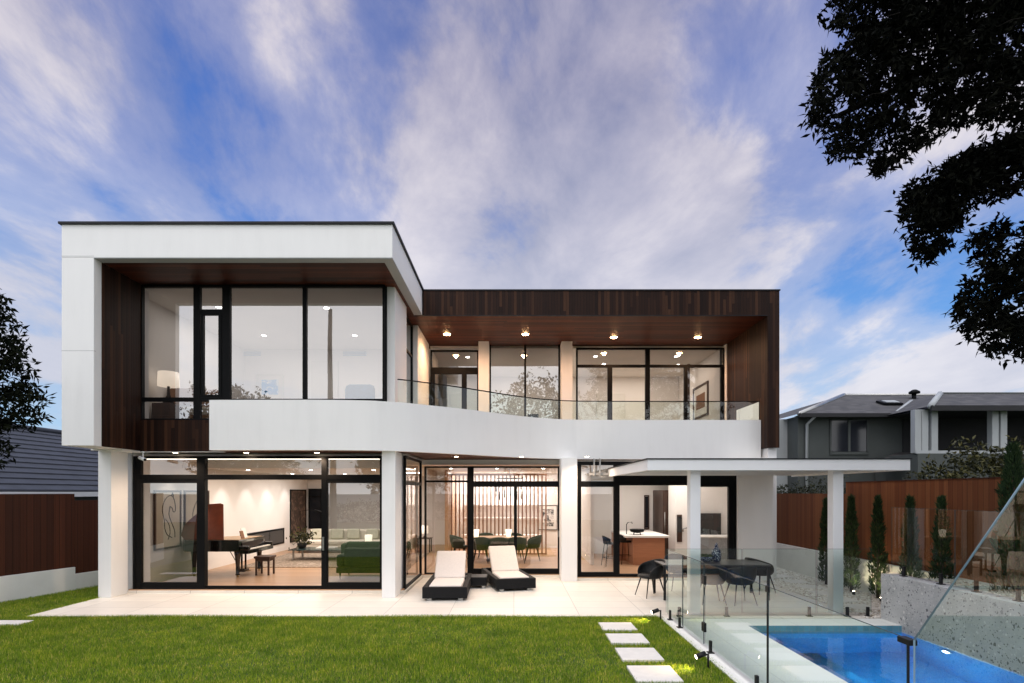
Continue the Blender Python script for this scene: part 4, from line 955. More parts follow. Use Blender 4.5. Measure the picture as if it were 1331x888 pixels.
# ================================================================== INTERIOR
FL = .08; UF = 3.66
def lamp(kind, loc, energy, col, size=.3, rot=None, size_y=None, spot=None, blend=.5):
    ld = bpy.data.lights.new('room_lamp', kind); ld.energy = energy; ld.color = col
    if kind == 'AREA':
        ld.size = size
        if size_y: ld.shape = 'RECTANGLE'; ld.size_y = size_y
    else: ld.shadow_soft_size = size
    if spot: ld.spot_size = R(spot); ld.spot_blend = blend
    lo = bpy.data.objects.new('room_lamp', ld); COL.objects.link(lo); lo.location = loc
    if rot is not None: lo.rotation_euler = Vector(rot).to_track_quat('-Z', 'Y').to_euler()
    return lo
WARM = (1, .86, .73); WARM2 = (1, .92, .85); ORANGE = (1, .60, .30)
# inner walls
def iwall(mb, mat='white_int', name='interior_wall'): return part(name, mb, mat)
iwall(MB().box(-8.619, -8.56, DL+.12, 23, FL, 3.06))
iwall(MB().box(-8.6, -2.2, 23.0, 23.1, FL, 3.06))
iwall(MB().box(-2.32, -2.22, 18.6, 22.99, FL, 2.99), 'floor_wood', 'timber_wall')
iwall(MB().box(-2.22, 2.6, 21.6, 21.7, FL, 2.99))
iwall(MB().box(2.30, 2.40, 16.6, 21.59, FL, 2.99))
iwall(MB().box(2.40, 6.6, 19.6, 19.7, FL, 2.99))
iwall(MB().box(6.54, 6.60, 14.4, 19.59, FL, 2.99))
# dark fireplace slot, cove light
fp = part('fireplace', MB().box(-8.559, -8.535, 17.3, 20.6, .36, .93), 'black')
MB().box(-8.534, -8.52, 17.45, 20.45, .42, .87).build('glass_front', 'screen', fp)
MB().box(-8.50, -2.6, 12.66, 12.72, 3.00, 3.058).build('cove_strip', 'cove', house)
dc = MB().box(-7.9, -3.0, 13.9, 21.5, 2.86, 3.059); part('dropped_ceiling', dc, 'ceil_int')
# rear window of the living room
window('window', X(401,22.9), X(418,22.9), .75, 2.4, 22.88, [], [(2.05,2.1)], [(X(402,22.9), X(417,22.9), .8, 2.35, 'house_pane')], fw=.05)

# --- art
def picture(name, label, axis, a0, a1, z0, z1, at, mat, frame='dark_wood', mount=None, fw=.035, face=1, cat='picture', grp=None):
    """axis 'x': hangs on a wall facing +/-x at x = at, a = y range; axis 'y': wall at y = at facing -y"""
    c = ((at, (a0+a1)/2, z0) if axis == 'x' else ((a0+a1)/2, at, z0))
    t = thing(name, label, cat, c, 0, grp)
    def bx(m, p0, p1, q0, q1, d0, d1):
        if axis == 'x': m.box(at+min(face*d0,face*d1), at+max(face*d0,face*d1), p0, p1, q0, q1)
        else: m.box(p0, p1, at-max(d0,d1), at-min(d0,d1), q0, q1)
        return m
    m = MB(); bx(m, a0, a0+fw, z0, z1, .001, .04); bx(m, a1-fw, a1, z0, z1, .001, .04); bx(m, a0+fw, a1-fw, z0, z0+fw, .002, .039); bx(m, a0+fw, a1-fw, z1-fw, z1, .002, .039)
    m.build('frame', frame, t)
    k = 0
    if mount:
        k = (a1-a0)*.16; bx(MB(), a0+fw, a1-fw, z0+fw, z1-fw, .003, .015).build('mount', 'paper_white', t)
        bx(MB(), a0+fw+k, a1-fw-k, z0+fw+k, z1-fw-k, .0155, .018).build('print', mat, t)
    else: bx(MB(), a0+fw, a1-fw, z0+fw, z1-fw, .003, .02).build('print', mat, t)
    return t
def ink(parent, y0, z0, s, curves):
    m = MB()
    for cv_ in curves:
        pts_ = resample([(p[0],p[1]) for p in cv_], 6)
        m.tube([(-8.538, y0+p[0]*s, z0+p[1]*s) for p in pts_], .011*s, 5, False)
    m.build('ink_drawing', 'black', parent)
a1 = picture('framed_drawing', 'large framed ink drawing of a horse nearest the window in the living room', 'x', 13.15, 14.2, .86, 2.30, -8.559, 'paper', fw=.045, grp=None)
ink(a1, 13.45, 1.0, 1.0, [[(.08,.55),(.0,.85),(.12,1.08),(.32,1.17),(.44,1.12)],[(.44,1.12),(.50,.98),(.52,.80),(.44,.76),(.38,.86),(.30,.9)],[(.08,.55),(.1,.35),(.2,.2),(.38,.12)],[(.30,.9),(.26,.7),(.36,.5),(.48,.3),(.5,.12)],[(.36,1.16),(.40,1.24),(.44,1.14)],[(.12,.6),(.26,.45),(.3,.25),(.22,.08)]])
a2 = picture('framed_drawing', 'second framed ink drawing on the living room wall behind the piano lid', 'x', 14.35, 15.5, .86, 2.30, -8.559, 'paper', fw=.045)
ink(a2, 14.65, 1.0, 1.0, [[(.1,.3),(.08,.7),(.25,1.0),(.42,1.12)],[(.42,1.12),(.56,.95),(.5,.75),(.38,.8)],[(.1,.3),(.25,.2),(.4,.35),(.5,.15)],[(.3,1.02),(.33,1.18),(.40,1.1)]])
picture('wall_panel', 'tall dark brown bark relief panel right of the fireplace', 'x', 21.15, 22.75, .33, 2.36, -8.559, 'art_bark', 'black', fw=.05, cat='wall art')
# --- grand piano (keyboard toward +x)
pn = thing('grand_piano', 'black grand piano with raised red brown lid in the living room', 'piano', (-7.6, 14.8, FL))
b0 = 14.06
plan = [(-6.98,b0),(-6.98,b0+1.48),(-7.45,b0+1.48),(-7.75,b0+1.40),(-8.0,b0+1.12),(-8.2,b0+.80),(-8.42,b0+.62),(-8.50,b0+.40),(-8.48,b0+.14),(-8.36,b0)]
MB().prism(plan, FL+.66, FL+.95).build('case', 'piano', pn, bevel=.012)
kb = MB().box(-6.979,-6.74,b0+.02,b0+1.46,FL+.60,FL+.70).build('key_bed','piano',pn,bevel=.01)
MB().box(-6.95,-6.77,b0+.14,b0+1.34,FL+.7005,FL+.722).build('white_keys','ivory',kb)
m = MB()
for k in range(36):
    if k % 7 in (2,6): continue
    y = b0+.155+k*(1.18/36)+.026; m.box(-6.95,-6.84,y,y+.012,FL+.7225,FL+.734)
m.build('black_keys','black',kb)
MB().box(-6.979,-6.74,b0+.02,b0+.13,FL+.701,FL+.80).build('cheek_block','piano',kb,bevel=.02); MB().box(-6.979,-6.74,b0+1.35,b0+1.46,FL+.701,FL+.80).build('cheek_block','piano',kb,bevel=.02)
MB().obox((-6.962,b0+.74,FL+.80),(.02,1.2,.16),0,0,R(-14)).build('fallboard','piano',pn)
MB().prism([(p[0]*.93-.53, b0+.74+(p[1]-b0-.74)*.88) for p in plan], FL+.951, FL+.957).build('soundboard','gold',pn)
lp_ = [(x,y) for x,y in plan if x < -7.3] ; lidp = [(-7.36,b0),(-7.66,b0+1.04),(-7.74,b0+1.07),(-8.08,b0+1.04),(-8.2,b0+.84),(-8.42,b0+.55),(-8.50,b0+.38),(-8.48,b0+.12),(-8.36,b0)]
al = R(58); lv = [(x, b0+(y-b0)*math.cos(al), FL+.962+(y-b0)*math.sin(al)) for x,y in lidp]; nrm = Vector((0,-math.sin(al),math.cos(al)))*.02
n_ = len(lv); lv2 = [tuple(Vector(p)+nrm) for p in lv]
MB().add(lv+lv2, [tuple(range(n_-1,-1,-1)),tuple(range(n_,2*n_))]+[(i,(i+1)%n_,n_+(i+1)%n_,n_+i) for i in range(n_)]).build('lid','piano_lid',pn)
MB().tube([(-7.95,b0+1.1,FL+.95),(-7.90,b0+.54,FL+1.80)],.012).build('lid_prop','piano',pn)
for x,y in ((-7.08,b0+.14),(-7.08,b0+1.34),(-8.30,b0+.32)):
    lg = MB().lathe([(.06,.05),(.045,.09),(.05,.30),(.068,.52),(.085,.60),(.085,.66)],(x,y,FL),10).build('leg','piano',pn)
    MB().lathe([(.028,0),(.028,.05)],(x,y,FL),10).build('caster','gold',lg)
ly = MB().box(-7.24,-7.20,b0+.62,b0+.65,FL+.12,FL+.66).box(-7.24,-7.20,b0+.83,b0+.86,FL+.12,FL+.66).box(-7.30,-7.14,b0+.60,b0+.88,FL+.06,FL+.12).build('pedal_lyre','piano',pn)
MB().tube([(-7.3,b0+.74,FL+.10),(-7.62,b0+.74,FL+.66)],.01,6).build('lyre_brace','piano',pn)
for k in (-.07,0,.07): MB().box(-7.14,-7.05,b0+.73+k,b0+.75+k,FL+.07,FL+.085).build('pedal','gold',ly)
ms = thing('sheet_music','open sheet music propped on the piano music desk','sheet music',(-7.12,14.8,FL+.957))
MB().obox((-7.17,14.72,FL+1.09),(.012,.30,.26),R(6),0,R(-16)).build('page','paper_white',ms); MB().obox((-7.14,14.55,FL+1.05),(.012,.14,.22),R(-8),0,R(-16)).build('page','brown',ms)
for k,(x,y) in enumerate(((-7.33,14.35),(-7.25,14.48))):
    pass
bn = thing('piano_bench','small dark wooden bench in front of the grand piano','bench',(-6.55,14.65,FL))
MB().box(-6.78,-6.36,14.42,14.84,FL+.44,FL+.50).build('seat','dark_wood',bn,bevel=.015)
MB().box(-6.75,-6.39,14.45,14.81,FL+.37,FL+.439).build('apron','dark_wood',bn)
for x in (-6.75,-6.43):
    for y in (14.45,14.77): MB().box(x,x+.04,y,y+.04,FL,FL+.369).build('leg','dark_wood',bn)
rgm = MB().box(-7.95,-3.0,15.95,19.6,FL+.001,FL+.018).build('area_rug','rug'); tag(rgm,'large taupe patterned rug on the living room floor','rug')
# --- sofa, table, plants
def sofa(name, label, mat, x0, x1, y0, y1, seat, back, arm, cush, cmat, front=-1, legh=.14, legmat='black'):
    t = thing(name, label, 'sofa', ((x0+x1)/2,(y0+y1)/2,FL))
    bt_ = .22; yb0, yb1 = (y1-bt_, y1) if front < 0 else (y0, y0+bt_)
    MB().box(x0,x1,y0,y1,FL+legh,FL+legh+.14).build('base',mat,t,bevel=.02)
    n = max(2, round((x1-x0)/.85)); ws = (x1-x0-.36)/n
    ys0, ys1 = (y0+.0, y1-bt_-.005) if front < 0 else (y0+bt_+.005, y1)
    for i in range(n): MB().box(x0+.18+i*ws+.006, x0+.18+(i+1)*ws-.006, ys0, ys1, FL+legh+.142, FL+seat).build('seat_cushion',mat,t,bevel=.04)
    MB().box(x0+.181,x1-.181,yb0,yb1,FL+legh+.142,FL+back).build('backrest',mat,t,bevel=.06)
    for xa in (x0, x1-.18): MB().box(xa,xa+.18,y0,y1,FL+legh+.141,FL+arm).build('armrest',mat,t,bevel=.06)
    for i, (cx,) in enumerate(cush):
        yc = (yb0-.10) if front < 0 else (yb1+.10)
        MB().obox((cx,yc,FL+seat+.20),(.46,.14,.38),0,R(-14*(-front))).build('cushion',cmat,t,bevel=.05)
    for x in (x0+.08,x1-.08):
        for y in (y0+.08,y1-.08): MB().tube([(x,y,FL+legh),(x,y,FL)],[.022,.012],8).build('leg',legmat,t)
    return t
sofa('sofa','long ivory sofa with sage cushions at the back of the living room','sofa_white',-7.75,-3.6,19.7,20.7,.44,.80,.62,[(-7.2,),(-6.5,),(-5.9,),(-5.2,),(-4.4,)],'cushion_green')
sofa('sofa','bottle green velvet sofa seen from behind through the right sliding pane','green',-4.42,-2.72,13.75,14.65,.44,.78,.62,[(-3.2,)],'dark_green',1,.16)
tc = sofa('armchair','second bottle green seat beyond the green sofa','green',-5.3,-3.3,16.9,17.8,.42,.66,.60,[],'green',1,.12); tc['category']='armchair'
ct = thing('coffee_table','low glass coffee table on the patterned rug','coffee table',(-6.3,17.9,FL+.02))
MB().box(-7.1,-5.3,17.4,18.4,FL+.34,FL+.36).build('table_top','glass_edge',ct)
for x in (-7.0,-5.45):
    for y in (17.5,18.26): MB().box(x,x+.05,y,y+.05,FL+.02,FL+.339).build('leg','grey_steel',ct)
pt = thing('potted_plant','dark leafy plant in a pot on the glass coffee table','plant',(-6.85,17.9,FL+.361))
MB().lathe([(.10,0),(.14,.06),(.15,.16),(.13,.17)],(0,0,0),16).build('pot','charcoal',pt,local=True)
cc_ = np.stack([RNG.normal(-6.85,.16,260),RNG.normal(17.9,.14,260),RNG.normal(FL+.70,.12,260)],1)
np_mesh('foliage',*leaves(cc_,RNG.normal(size=(260,3)),.13,.06,RNG),'leaf_shrub',pt)
ob = MB().box(-6.35,-5.75,17.75,18.1,FL+.361,FL+.40).build('book','paper_white'); tag(ob,'pale large book lying on the coffee table','book')
fl = thing('floor_lamp','slender black reading lamp standing by the bark panel','lamp',(-8.0,20.6,FL))
MB().lathe([(.14,0),(.14,.02)],(-7.95,20.6,FL),16).build('base','black',fl); MB().tube([(-7.95,20.6,FL+.02),(-7.95,20.6,1.55),(-7.6,20.5,1.6),(-7.3,20.45,1.55)],.011,6).build('stem','black',fl); MB().tube([(-7.35,20.45,1.57),(-7.05,20.4,1.52)],[.05,.03],10).build('shade','black',fl)
ct2 = thing('end_table','small dark end table beside the ivory sofa','end table',(-3.25,20.2,FL))
MB().box(-3.5,-3.0,19.95,20.45,FL+.48,FL+.51).build('table_top','dark_wood',ct2)
for x in (-3.48,-3.06):
    for y in (19.97,20.39): MB().box(x,x+.04,y,y+.04,FL,FL+.479).build('leg','dark_wood',ct2)
def table_lamp(label, x, y, z, r, h, base, hb, grp=None, cat='lamp'):
    t = thing('table_lamp', label, cat, (x,y,z), 0, grp)
    MB().lathe([(r*.5,0),(r*.55,.02),(r*.16,hb*.5),(r*.12,hb)],(0,0,0),16).build('base',base,t,local=True)
    MB().lathe([(r,hb),(r*.94,hb+h)],(0,0,0),20).build('lamp_shade','lamp_shade',t,local=True)
    return t
table_lamp('lit cream lamp on the small end table beside the ivory sofa', -3.25,20.2,FL+.511,.13,.28,'dark_wood',.16)
# second pair: lit cylinder seen through the right pane
ld_ = thing('candle_lamp','lit frosted cylinder lamp standing behind the green sofa','lamp',(X(476,18.6),18.9,FL)); 
MB().lathe([(.14,.001),(.14,.3)],(0,0,0),16).build('stand','dark_wood',ld_,local=True); MB().lathe([(.10,.301),(.13,.72)],(0,0,0),18).build('lamp_shade','candle',ld_,local=True)

# --- dining room: slatted screen, table, chairs
sc2 = thing('batten_screen','full height screen of thin oak battens behind the dining table','screen',(-.6,19.4,FL))
n_b = 25
for i in range(n_b):
    x = -2.18 + i*(3.30/(n_b-1)); MB().box(x-.025,x+.025,19.36,19.42,FL+.04,2.84).build('batten','slat',sc2)
MB().box(-2.21,1.15,19.35,19.47,FL,FL+.039).box(-2.21,1.15,19.35,19.47,2.841,2.90).build('rail','slat',sc2)
sb = thing('sideboard','long low sideboard behind the oak batten screen','sideboard',(-.6,21.2,FL))
MB().box(-2.0,1.0,21.1,21.5,FL+.1,FL+.55).build('cabinet','white_int',sb,bevel=.01)
for zz_ in (1.25,1.75): MB().box(-1.9,1.0,21.25,21.58,zz_,zz_+.03).build('shelf','white_int',sb)
for x in (-1.9,.85): MB().box(x,x+.06,20.95,21.4,FL,FL+.099).build('leg','dark_wood',sb)
picture('framed_print','white framed black scribble print right of the batten screen','y', X(699,21.6), X(724.5,21.6), .78, 1.75, 21.599, 'art_abstract','black','m',.025)
dt = thing('dining_table','dark oval dining table laid in front of the batten screen','table',(-.55,17.7,FL))
m = MB(); m.prism([(-.55+1.0*math.cos(a)*(1 if abs(math.cos(a))<.9 else 1), 17.7+.48*math.sin(a)) for a in [2*math.pi*i/28 for i in range(28)]], FL+.72, FL+.75); m.build('table_top','floor_wood',dt)
MB().lathe([(.35,0),(.33,.03),(.12,.12),(.10,.60),(.30,.719)],(-.55,17.7,FL),20).build('pedestal','dark_wood',dt)
gd = 'olive tub chairs around the indoor dining table'
for x,y,rz,lab in ((X(597,17.7),17.7,R(90),'left end of the indoor dining table'),(X(692,17.7),17.7,R(-90),'right end of the indoor dining table'),
                   (X(625,17.1),17.1,R(180),'left seat of the three with backs to the dining doors'),(X(649,17.0),17.0,R(180),'middle seat of the three with backs to the dining doors'),(X(672,17.1),17.1,R(180),'right seat of the three with backs to the dining doors'),
                   (X(631,18.3),18.35,R(0),'left seat on the screen side of the dining table'),(X(668,18.3),18.35,R(0),'right seat on the screen side of the dining table')):
    tub_chair('dining_chair','dark olive tub chair, '+lab,'chair',gd,'dark_green','black',(x,y,FL),rz,.82,.66,.29,.27)
for px,lab in ((619,'left'),(661,'right')):
    t = thing('candle_holder',f'lit frosted candle glass at the {lab} on the indoor dining table','candle',(X(px,17.6),17.6,FL+.751),0,'candle glasses on the dining table')
    MB().lathe([(.06,0),(.075,.02),(.10,.24)],(0,0,0),16).build('glass','candle',t,local=True)
pd = thing('pendant_light','cluster pendant of black and pale hanging rods over the dining table','pendant',(-.2,17.6,2.6))
for i in range(13):
    a = 2*math.pi*i/13; x = -.15+.42*math.cos(a); y = 17.6+.42*math.sin(a); zt = 2.45+.18*math.sin(a*2)
    MB().tube([(x,y,zt),(x,y,zt-.26)],.022,8).build('rod','black' if i%3 else 'paper_white',pd)
MB().tube([(-.15,17.6,2.99),(-.15,17.6,2.7)],.01,6).lathe([(.40,2.68),(.42,2.70)],(-.15,17.6,0),24).build('canopy','black',pd)
# --- kitchen
ki = thing('kitchen_island','oak fronted kitchen island with thick pale stone top','kitchen island',(3.9,16.9,FL))
ix0, ix1 = X(823,16.5), X(864,16.5)
MB().box(ix0,ix1,16.5,18.7,FL,FL+.82).build('cabinet','island',ki)
MB().box(X(812,16.5),ix1+.14,16.42,18.8,FL+.821,FL+.88).build('worktop','paper_white',ki,bevel=.004)
MB().box(X(812,16.5)-.0,ix0-.002,17.6,18.75,FL,FL+.82).build('end_panel','island',ki)
tp = MB().tube([(X(817,16.8),17.1,FL+.88),(X(817,16.8),17.1,FL+1.18),(X(818,16.8)+.02,17.1,FL+1.24),(X(824,16.8),17.1,FL+1.25),(X(824.5,16.8),17.1,FL+1.20)],.013,8).build('tap','black'); tag(tp,'slim black kitchen tap on the island worktop','tap')
fb = thing('fruit_bowl','black footed bowl on the kitchen island worktop','bowl',(X(829,16.8),16.9,FL+.88))
MB().lathe([(.05,.05),(.20,.09),(.23,.16),(.21,.165),(.05,.10)],(0,0,0),20).build('bowl_body','black',fb,local=True)
for k in range(4): a=k*math.pi/2+.6; MB().tube([(.12*math.cos(a),.12*math.sin(a),.09),(.14*math.cos(a),.14*math.sin(a),0)],.014,6).build('foot','black',fb,local=True)
for k,(px,d,lab) in enumerate(((793,16.3,'black bar stool half behind the kitchen door frame'),(813,16.9,'black bar stool against the oak end of the kitchen island'))):
    t = thing('bar_stool',lab,'stool',(X(px,d),d,FL),0,'black bar stools at the island')
    MB().lathe([(.05,.64),(.19,.65),(.20,.68),(.16,.70),(.02,.69)],(0,0,0),18).build('seat','charcoal',t,local=True)
    m = MB(); nb=9
    for i in range(nb):
        a = R(-75)+R(150)*i/(nb-1)
        for q in range(3): m.v.append((math.sin(a)*(.19+.02*q)-0, math.cos(a)*(.19+.02*q), .68+.11*q*(1-.45*(abs(a)/R(75))**2)))
    for i in range(nb-1):
        for q in range(2): m.f.append((i*3+q,(i+1)*3+q,(i+1)*3+q+1,i*3+q+1)); m.sm.append(True)
    bk = m.build('backrest','charcoal',t,local=True,solid=.02)
    for sx in (-1,1):
        for sy in (-1,1): MB().tube([(sx*.13,sy*.13,.65),(sx*.2,sy*.2,0)],.011,6).build('leg','black',t,local=True)
    MB().tube([(-.17,-.17,.25),(.17,-.17,.25),(.17,.17,.25),(-.17,.17,.25),(-.17,-.17,.25)],.008,6).build('footrest','black',t,local=True)
    t.rotation_euler.z = R(100)
# slit window, tall units, oven, tv wall
window('window', X(837,19.6), X(843.5,19.6), .95, 2.15, 19.55, [], [], [(X(837.5,19.6),X(843,19.6),1.0,2.1,'house_pane')], fw=.035, depth=.045, frame='dark_wood')
kt = thing('fridge_cabinet','tall dark brown glossy refrigerator unit beside the kitchen wall','refrigerator',(5.2,18.8,FL))
MB().box(X(862,18.2),X(876,18.2),18.2,19.55,FL,2.32).build('cabinet','dark_wood',kt,bevel=.006)
MB().box(X(863,18.18),X(874,18.18),18.165,18.199,FL+.08,1.2).build('door','dark_wood',kt,bevel=.005); MB().box(X(863,18.18),X(874,18.18),18.165,18.199,1.21,2.26).build('door','dark_wood',kt,bevel=.005)
MB().tube([(X(864.5,18.1),18.13,.9),(X(864.5,18.1),18.13,1.6)],.012,8).build('handle','grey_steel',kt)
kc = thing('tall_cupboard','tall white kitchen cupboard with built in ovens','cupboard',(5.6,18.0,FL))
MB().box(X(878,17.3),6.53,17.3,18.1,FL,2.98).build('cabinet','white_int',kc,bevel=.004)
ov = MB().box(X(880,17.28),X(886.5,17.28),17.27,17.298,.70,1.55).build('oven','dark_wood',kc); MB().box(X(880.5,17.26),X(886,17.26),17.26,17.269,1.0,1.5).build('oven_glass','screen',ov)
MB().tube([(X(888,17.2),17.22,1.03),(X(888,17.2),17.2,1.12),(X(895,17.2),17.2,1.16)],.025,8).build('handle','grey_steel',kc)
for k,zz_ in enumerate((1.32,1.02)):
    ob = MB().box(X(850,19.5),X(861,19.5),19.35,19.59,zz_,zz_+.04).build('wall_shelf','dark_wood'); tag(ob,['upper','lower'][k]+' slim brown shelf on the kitchen wall left of the refrigerator','shelf')
kb2 = thing('kitchen_bench','long white kitchen bench with stone splashback seen through the right kitchen pane','kitchen bench',(6.0,16.5,FL))
MB().box(X(905,15.9),6.53,15.9,16.6,FL,FL+.86).build('cabinet','house_pale',kb2); MB().box(X(905,15.9)-.02,6.535,15.86,16.62,FL+.861,FL+.90).build('worktop','paper_white',kb2)
tv = thing('wall_oven','dark glass oven front above the kitchen bench','oven',(5.7,16.62,1.1)); MB().box(X(908,16.6),X(938,16.6),16.64,16.72,.98,1.62).build('oven_body','screen',tv,bevel=.005); MB().box(X(908,16.6),6.5,16.73,17.2,FL,2.98).build('surround','white_int',tv)
# --- upper left bedroom
iwall(MB().box(-8.59, -8.52, DU+.1, 17.5, 3.661, ZT-.07)); iwall(MB().box(-8.52, -2.9, 17.5, 17.6, 3.661, ZT-.07))
iwall(MB().box(-2.98, -2.90, 14.95, 17.49, 3.661, ZT-.07))
ZU = lambda py, d: Z(py, d)
bs = thing('bedside_table','dark wood bedside chest below the lit lamp in the upper left bedroom','bedside table',(X(208,13.0),13.0,UF))
MB().box(X(197,12.8),X(221,12.8),12.8,13.25,UF,UF+.66).build('cabinet','dark_wood',bs,bevel=.008); MB().box(X(198,12.8),X(220,12.8),12.785,12.799,UF+.36,UF+.62).build('drawer','dark_wood',bs,bevel=.004)
table_lamp('lit white drum lamp on the upstairs bedside chest',X(218,13.0),13.03,UF+.661,.23,.33,'black',.42)
bd = thing('bed','bed with tan upholstered headboard in the upper left bedroom','bed',(-7.0,14.6,UF))
MB().box(X(226,13.4),X(280,13.4),13.3,15.4,UF+.02,UF+.45).build('bed_base','brown',bd,bevel=.03)
MB().box(X(228,13.4),X(278,13.4),13.35,15.38,UF+.451,UF+.66).build('mattress','sofa_white',bd,bevel=.05)
MB().box(X(232,15.5),X(284,15.5),15.42,15.55,UF+.02,UF+1.45).build('headboard','brown',bd,bevel=.03)
for k,px in enumerate((236,252,262)): MB().obox((X(px,13.6),13.6+.3*k,UF+.90),(.62,.2,.50),0,R(-18)).build('pillow',['brown','brown','dark_wood'][k],bd,bevel=.07)
picture('framed_picture','white framed blue picture on the upper left bedroom wall','y',X(333.5,17.5),X(369,17.5),Z(520,17.5),Z(487,17.5),17.499,'art_blue','paper_white','m',.03)
for k,px in enumerate((324,461.5)):
    vt = thing('air_vent',f'{["left","right"][k]} pale blue slotted air vent high on the bedroom wall','vent',(X(px,17.5),17.49,Z(460,17.5)),0,'air vents on the bedroom wall')
    for q in range(3): MB().box(X(px-15,17.5),X(px+15,17.5),17.47,17.499,Z(457.3+q*2,17.5)-.035,Z(457.3+q*2,17.5)).build('slot','vent',vt)
wd = MB().box(X(405,17.5),X(440,17.5),17.46,17.499,3.661,Z(470,17.5)).build('door_panel','paper_white',house,bevel=.01)
bc = thing('lounge_chair','sky blue upholstered armchair by the right bedroom window','armchair',(X(467,12.8),12.8,UF))
MB().box(X(449,12.8),X(485,12.8),12.66,13.4,UF+.2,UF+.46).build('seat','blue',bc,bevel=.06); MB().box(X(448,12.5),X(487,12.5),12.42,12.65,UF+.3,UF+1.03).build('backrest','blue',bc,bevel=.11)
for x in (X(451,12.8),X(483,12.8)): MB().tube([(x,12.7,UF+.2),(x,12.7,UF)],.02,6).build('leg','dark_wood',bc); MB().tube([(x,13.3,UF+.2),(x,13.3,UF)],.02,6).build('leg','dark_wood',bc)
# --- upper right rooms
iwall(MB().box(-2.6, 6.4, 21.5, 21.6, 3.661, ZT-.10)); iwall(MB().box(6.40, 6.47, DV+.12, 21.49, 3.661, ZT-.10)); iwall(MB().box(1.72, 1.80, DV+.4, 21.49, 3.661, ZT-.10)); iwall(MB().box(-1.05,-.97,DV+.4,21.49,3.661,ZT-.10))
picture('framed_picture','dark framed picture on the right wall of the upper right room','x',18.2,19.7,4.80,5.92,6.399,'brown','dark_wood','m',.07,-1)
for a,b,lab in ((X(775,21.5),X(812,21.5),'wide'),(X(585,21.5),X(600,21.5),'narrow')):
    ob = thing('inner_door',f'{lab} white panelled door at the back of the upstairs hall','door',((a+b)/2,21.45,UF)); MB().box(a,b,21.44,21.499,UF,Z(512,21.5)).build('leaf','paper_white',ob,bevel=.01); MB().box(b-.2,b-.06,21.40,21.439,UF+1.,UF+1.03).build('handle','grey_steel',ob)
iwall(MB().box(X(893,19.4),X(895.5,19.4),19.3,19.4,UF,ZT-.1),'dark_wood','door_jamb'); iwall(MB().box(X(928,18.0),X(932.5,18.0),17.9,18.0,UF,ZT-.6),'black','curtain_track')
dk = thing('desk','small dark desk with a black monitor behind the balcony windows','desk',(X(695,18.6),18.6,UF))
MB().box(X(684,18.4),X(712,18.4),18.3,18.9,UF+.70,UF+.74).build('table_top','dark_wood',dk)
for x in (X(685,18.4),X(711,18.4)-.05): MB().box(x,x+.05,18.32,18.88,UF,UF+.699).build('leg','dark_wood',dk)
mo = thing('monitor','black computer monitor on the upstairs desk','monitor',(X(693,18.6),18.65,UF+.741)); MB().box(X(686,18.6),X(700,18.6),18.6,18.64,UF+.82,UF+1.22).build('screen','screen',mo,bevel=.006); MB().box(X(692,18.6),X(694,18.6),18.60,18.72,UF+.742,UF+.83).build('stand','charcoal',mo)
ch = thing('desk_chair','blue upholstered chair at the left of the balcony study window','chair',(X(648,18.2),18.2,UF)); MB().box(X(643,18.2),X(653,18.2),18.0,18.5,UF+.4,UF+.5).build('seat','blue',ch,bevel=.03); MB().box(X(643,18.2),X(653,18.2),18.45,18.55,UF+.501,UF+1.0).build('backrest','blue',ch,bevel=.04); MB().tube([(X(648,18.2),18.25,UF+.4),(X(648,18.2),18.25,UF)],.04,8).build('stem','charcoal',ch)

# --- downlights ------------------------------------------------------------------
def downlight(label, x, y, z, r, mat, grp, e=0., col=WARM, spot=110, drop=.0125):
    t = thing('downlight', label, 'downlight', (x,y,z), 0, grp)
    MB().lathe([(r*1.35,-.004),(r*1.3,-.010),(r*1.02,-.010)],(0,0,0),18).build('trim_ring','downlight_trim',t,local=True)
    MB().lathe([(r,-drop),(r*.98,-.0105)],(0,0,0),18).build('lens',mat,t,local=True)
    if e: lamp('SPOT', (x,y,z-.06), e, col, .04, (0,0,-1), spot=spot, blend=.8)
g1 = 'warm downlights in the upper balcony soffit'
for i,(px,py) in enumerate(((581,434),(683,434),(798,438),(907,438))):
    d = 720*(ZT-.02-H)/(640-py); downlight(f'{ORD[i]} warm downlight from the left in the upper balcony timber soffit', X(px,d), d, ZT-.021, .09, 'bulb_orange', g1, 150, (1,.55,.30), 168, drop=.022)
g2 = 'downlights in the lower timber soffit'
for i,(px,py) in enumerate(((228,590.2),(320,590.2),(412,590.2),(593,600),(678,600),(763,600.5))):
    d = 12.25 if i < 3 else 13.6
    downlight(f'{ORD[i]} small downlight from the left in the lower soffit above the terrace', X(px,d), d, ZS+.003, .05, 'bulb', g2, 100, (1,.72,.50), 155)
# upper soffit glow: lenses made to protrude so their lit rims warm the timber
g3 = 'downlights in the living room ceiling'
for i,(x,y) in enumerate(((-7.2,15.),(-5.5,15.),(-3.8,15.),(-7.2,18.),(-5.5,18.),(-3.8,18.))):
    downlight(f'{ORD[i]} recessed ceiling downlight in the living room, counted from the left front', x, y, 2.859, .05, 'bulb_white', g3)
g4 = 'downlights in the dining room ceiling'
for i,px in enumerate((586,646,706)):
    downlight(f'{ORD[i]} ceiling downlight from the left above the dining table', X(px,17.0), 17.0, 2.989, .05, 'bulb_white', g4)
g5 = 'downlights in the upper left bedroom ceiling'
for i,(px,py) in enumerate(((284.5,399),(424.5,400),(343,436),(461,436))):
    zc_ = ZT-.071; d = 720*(zc_-H)/(640-py)
    d = min(d, 16.8); downlight(f'{ORD[i]} bright ceiling downlight in the upper left bedroom', X(px,d), d, zc_, .06, 'bulb_white', g5)
g6 = 'downlights in the upper right rooms'
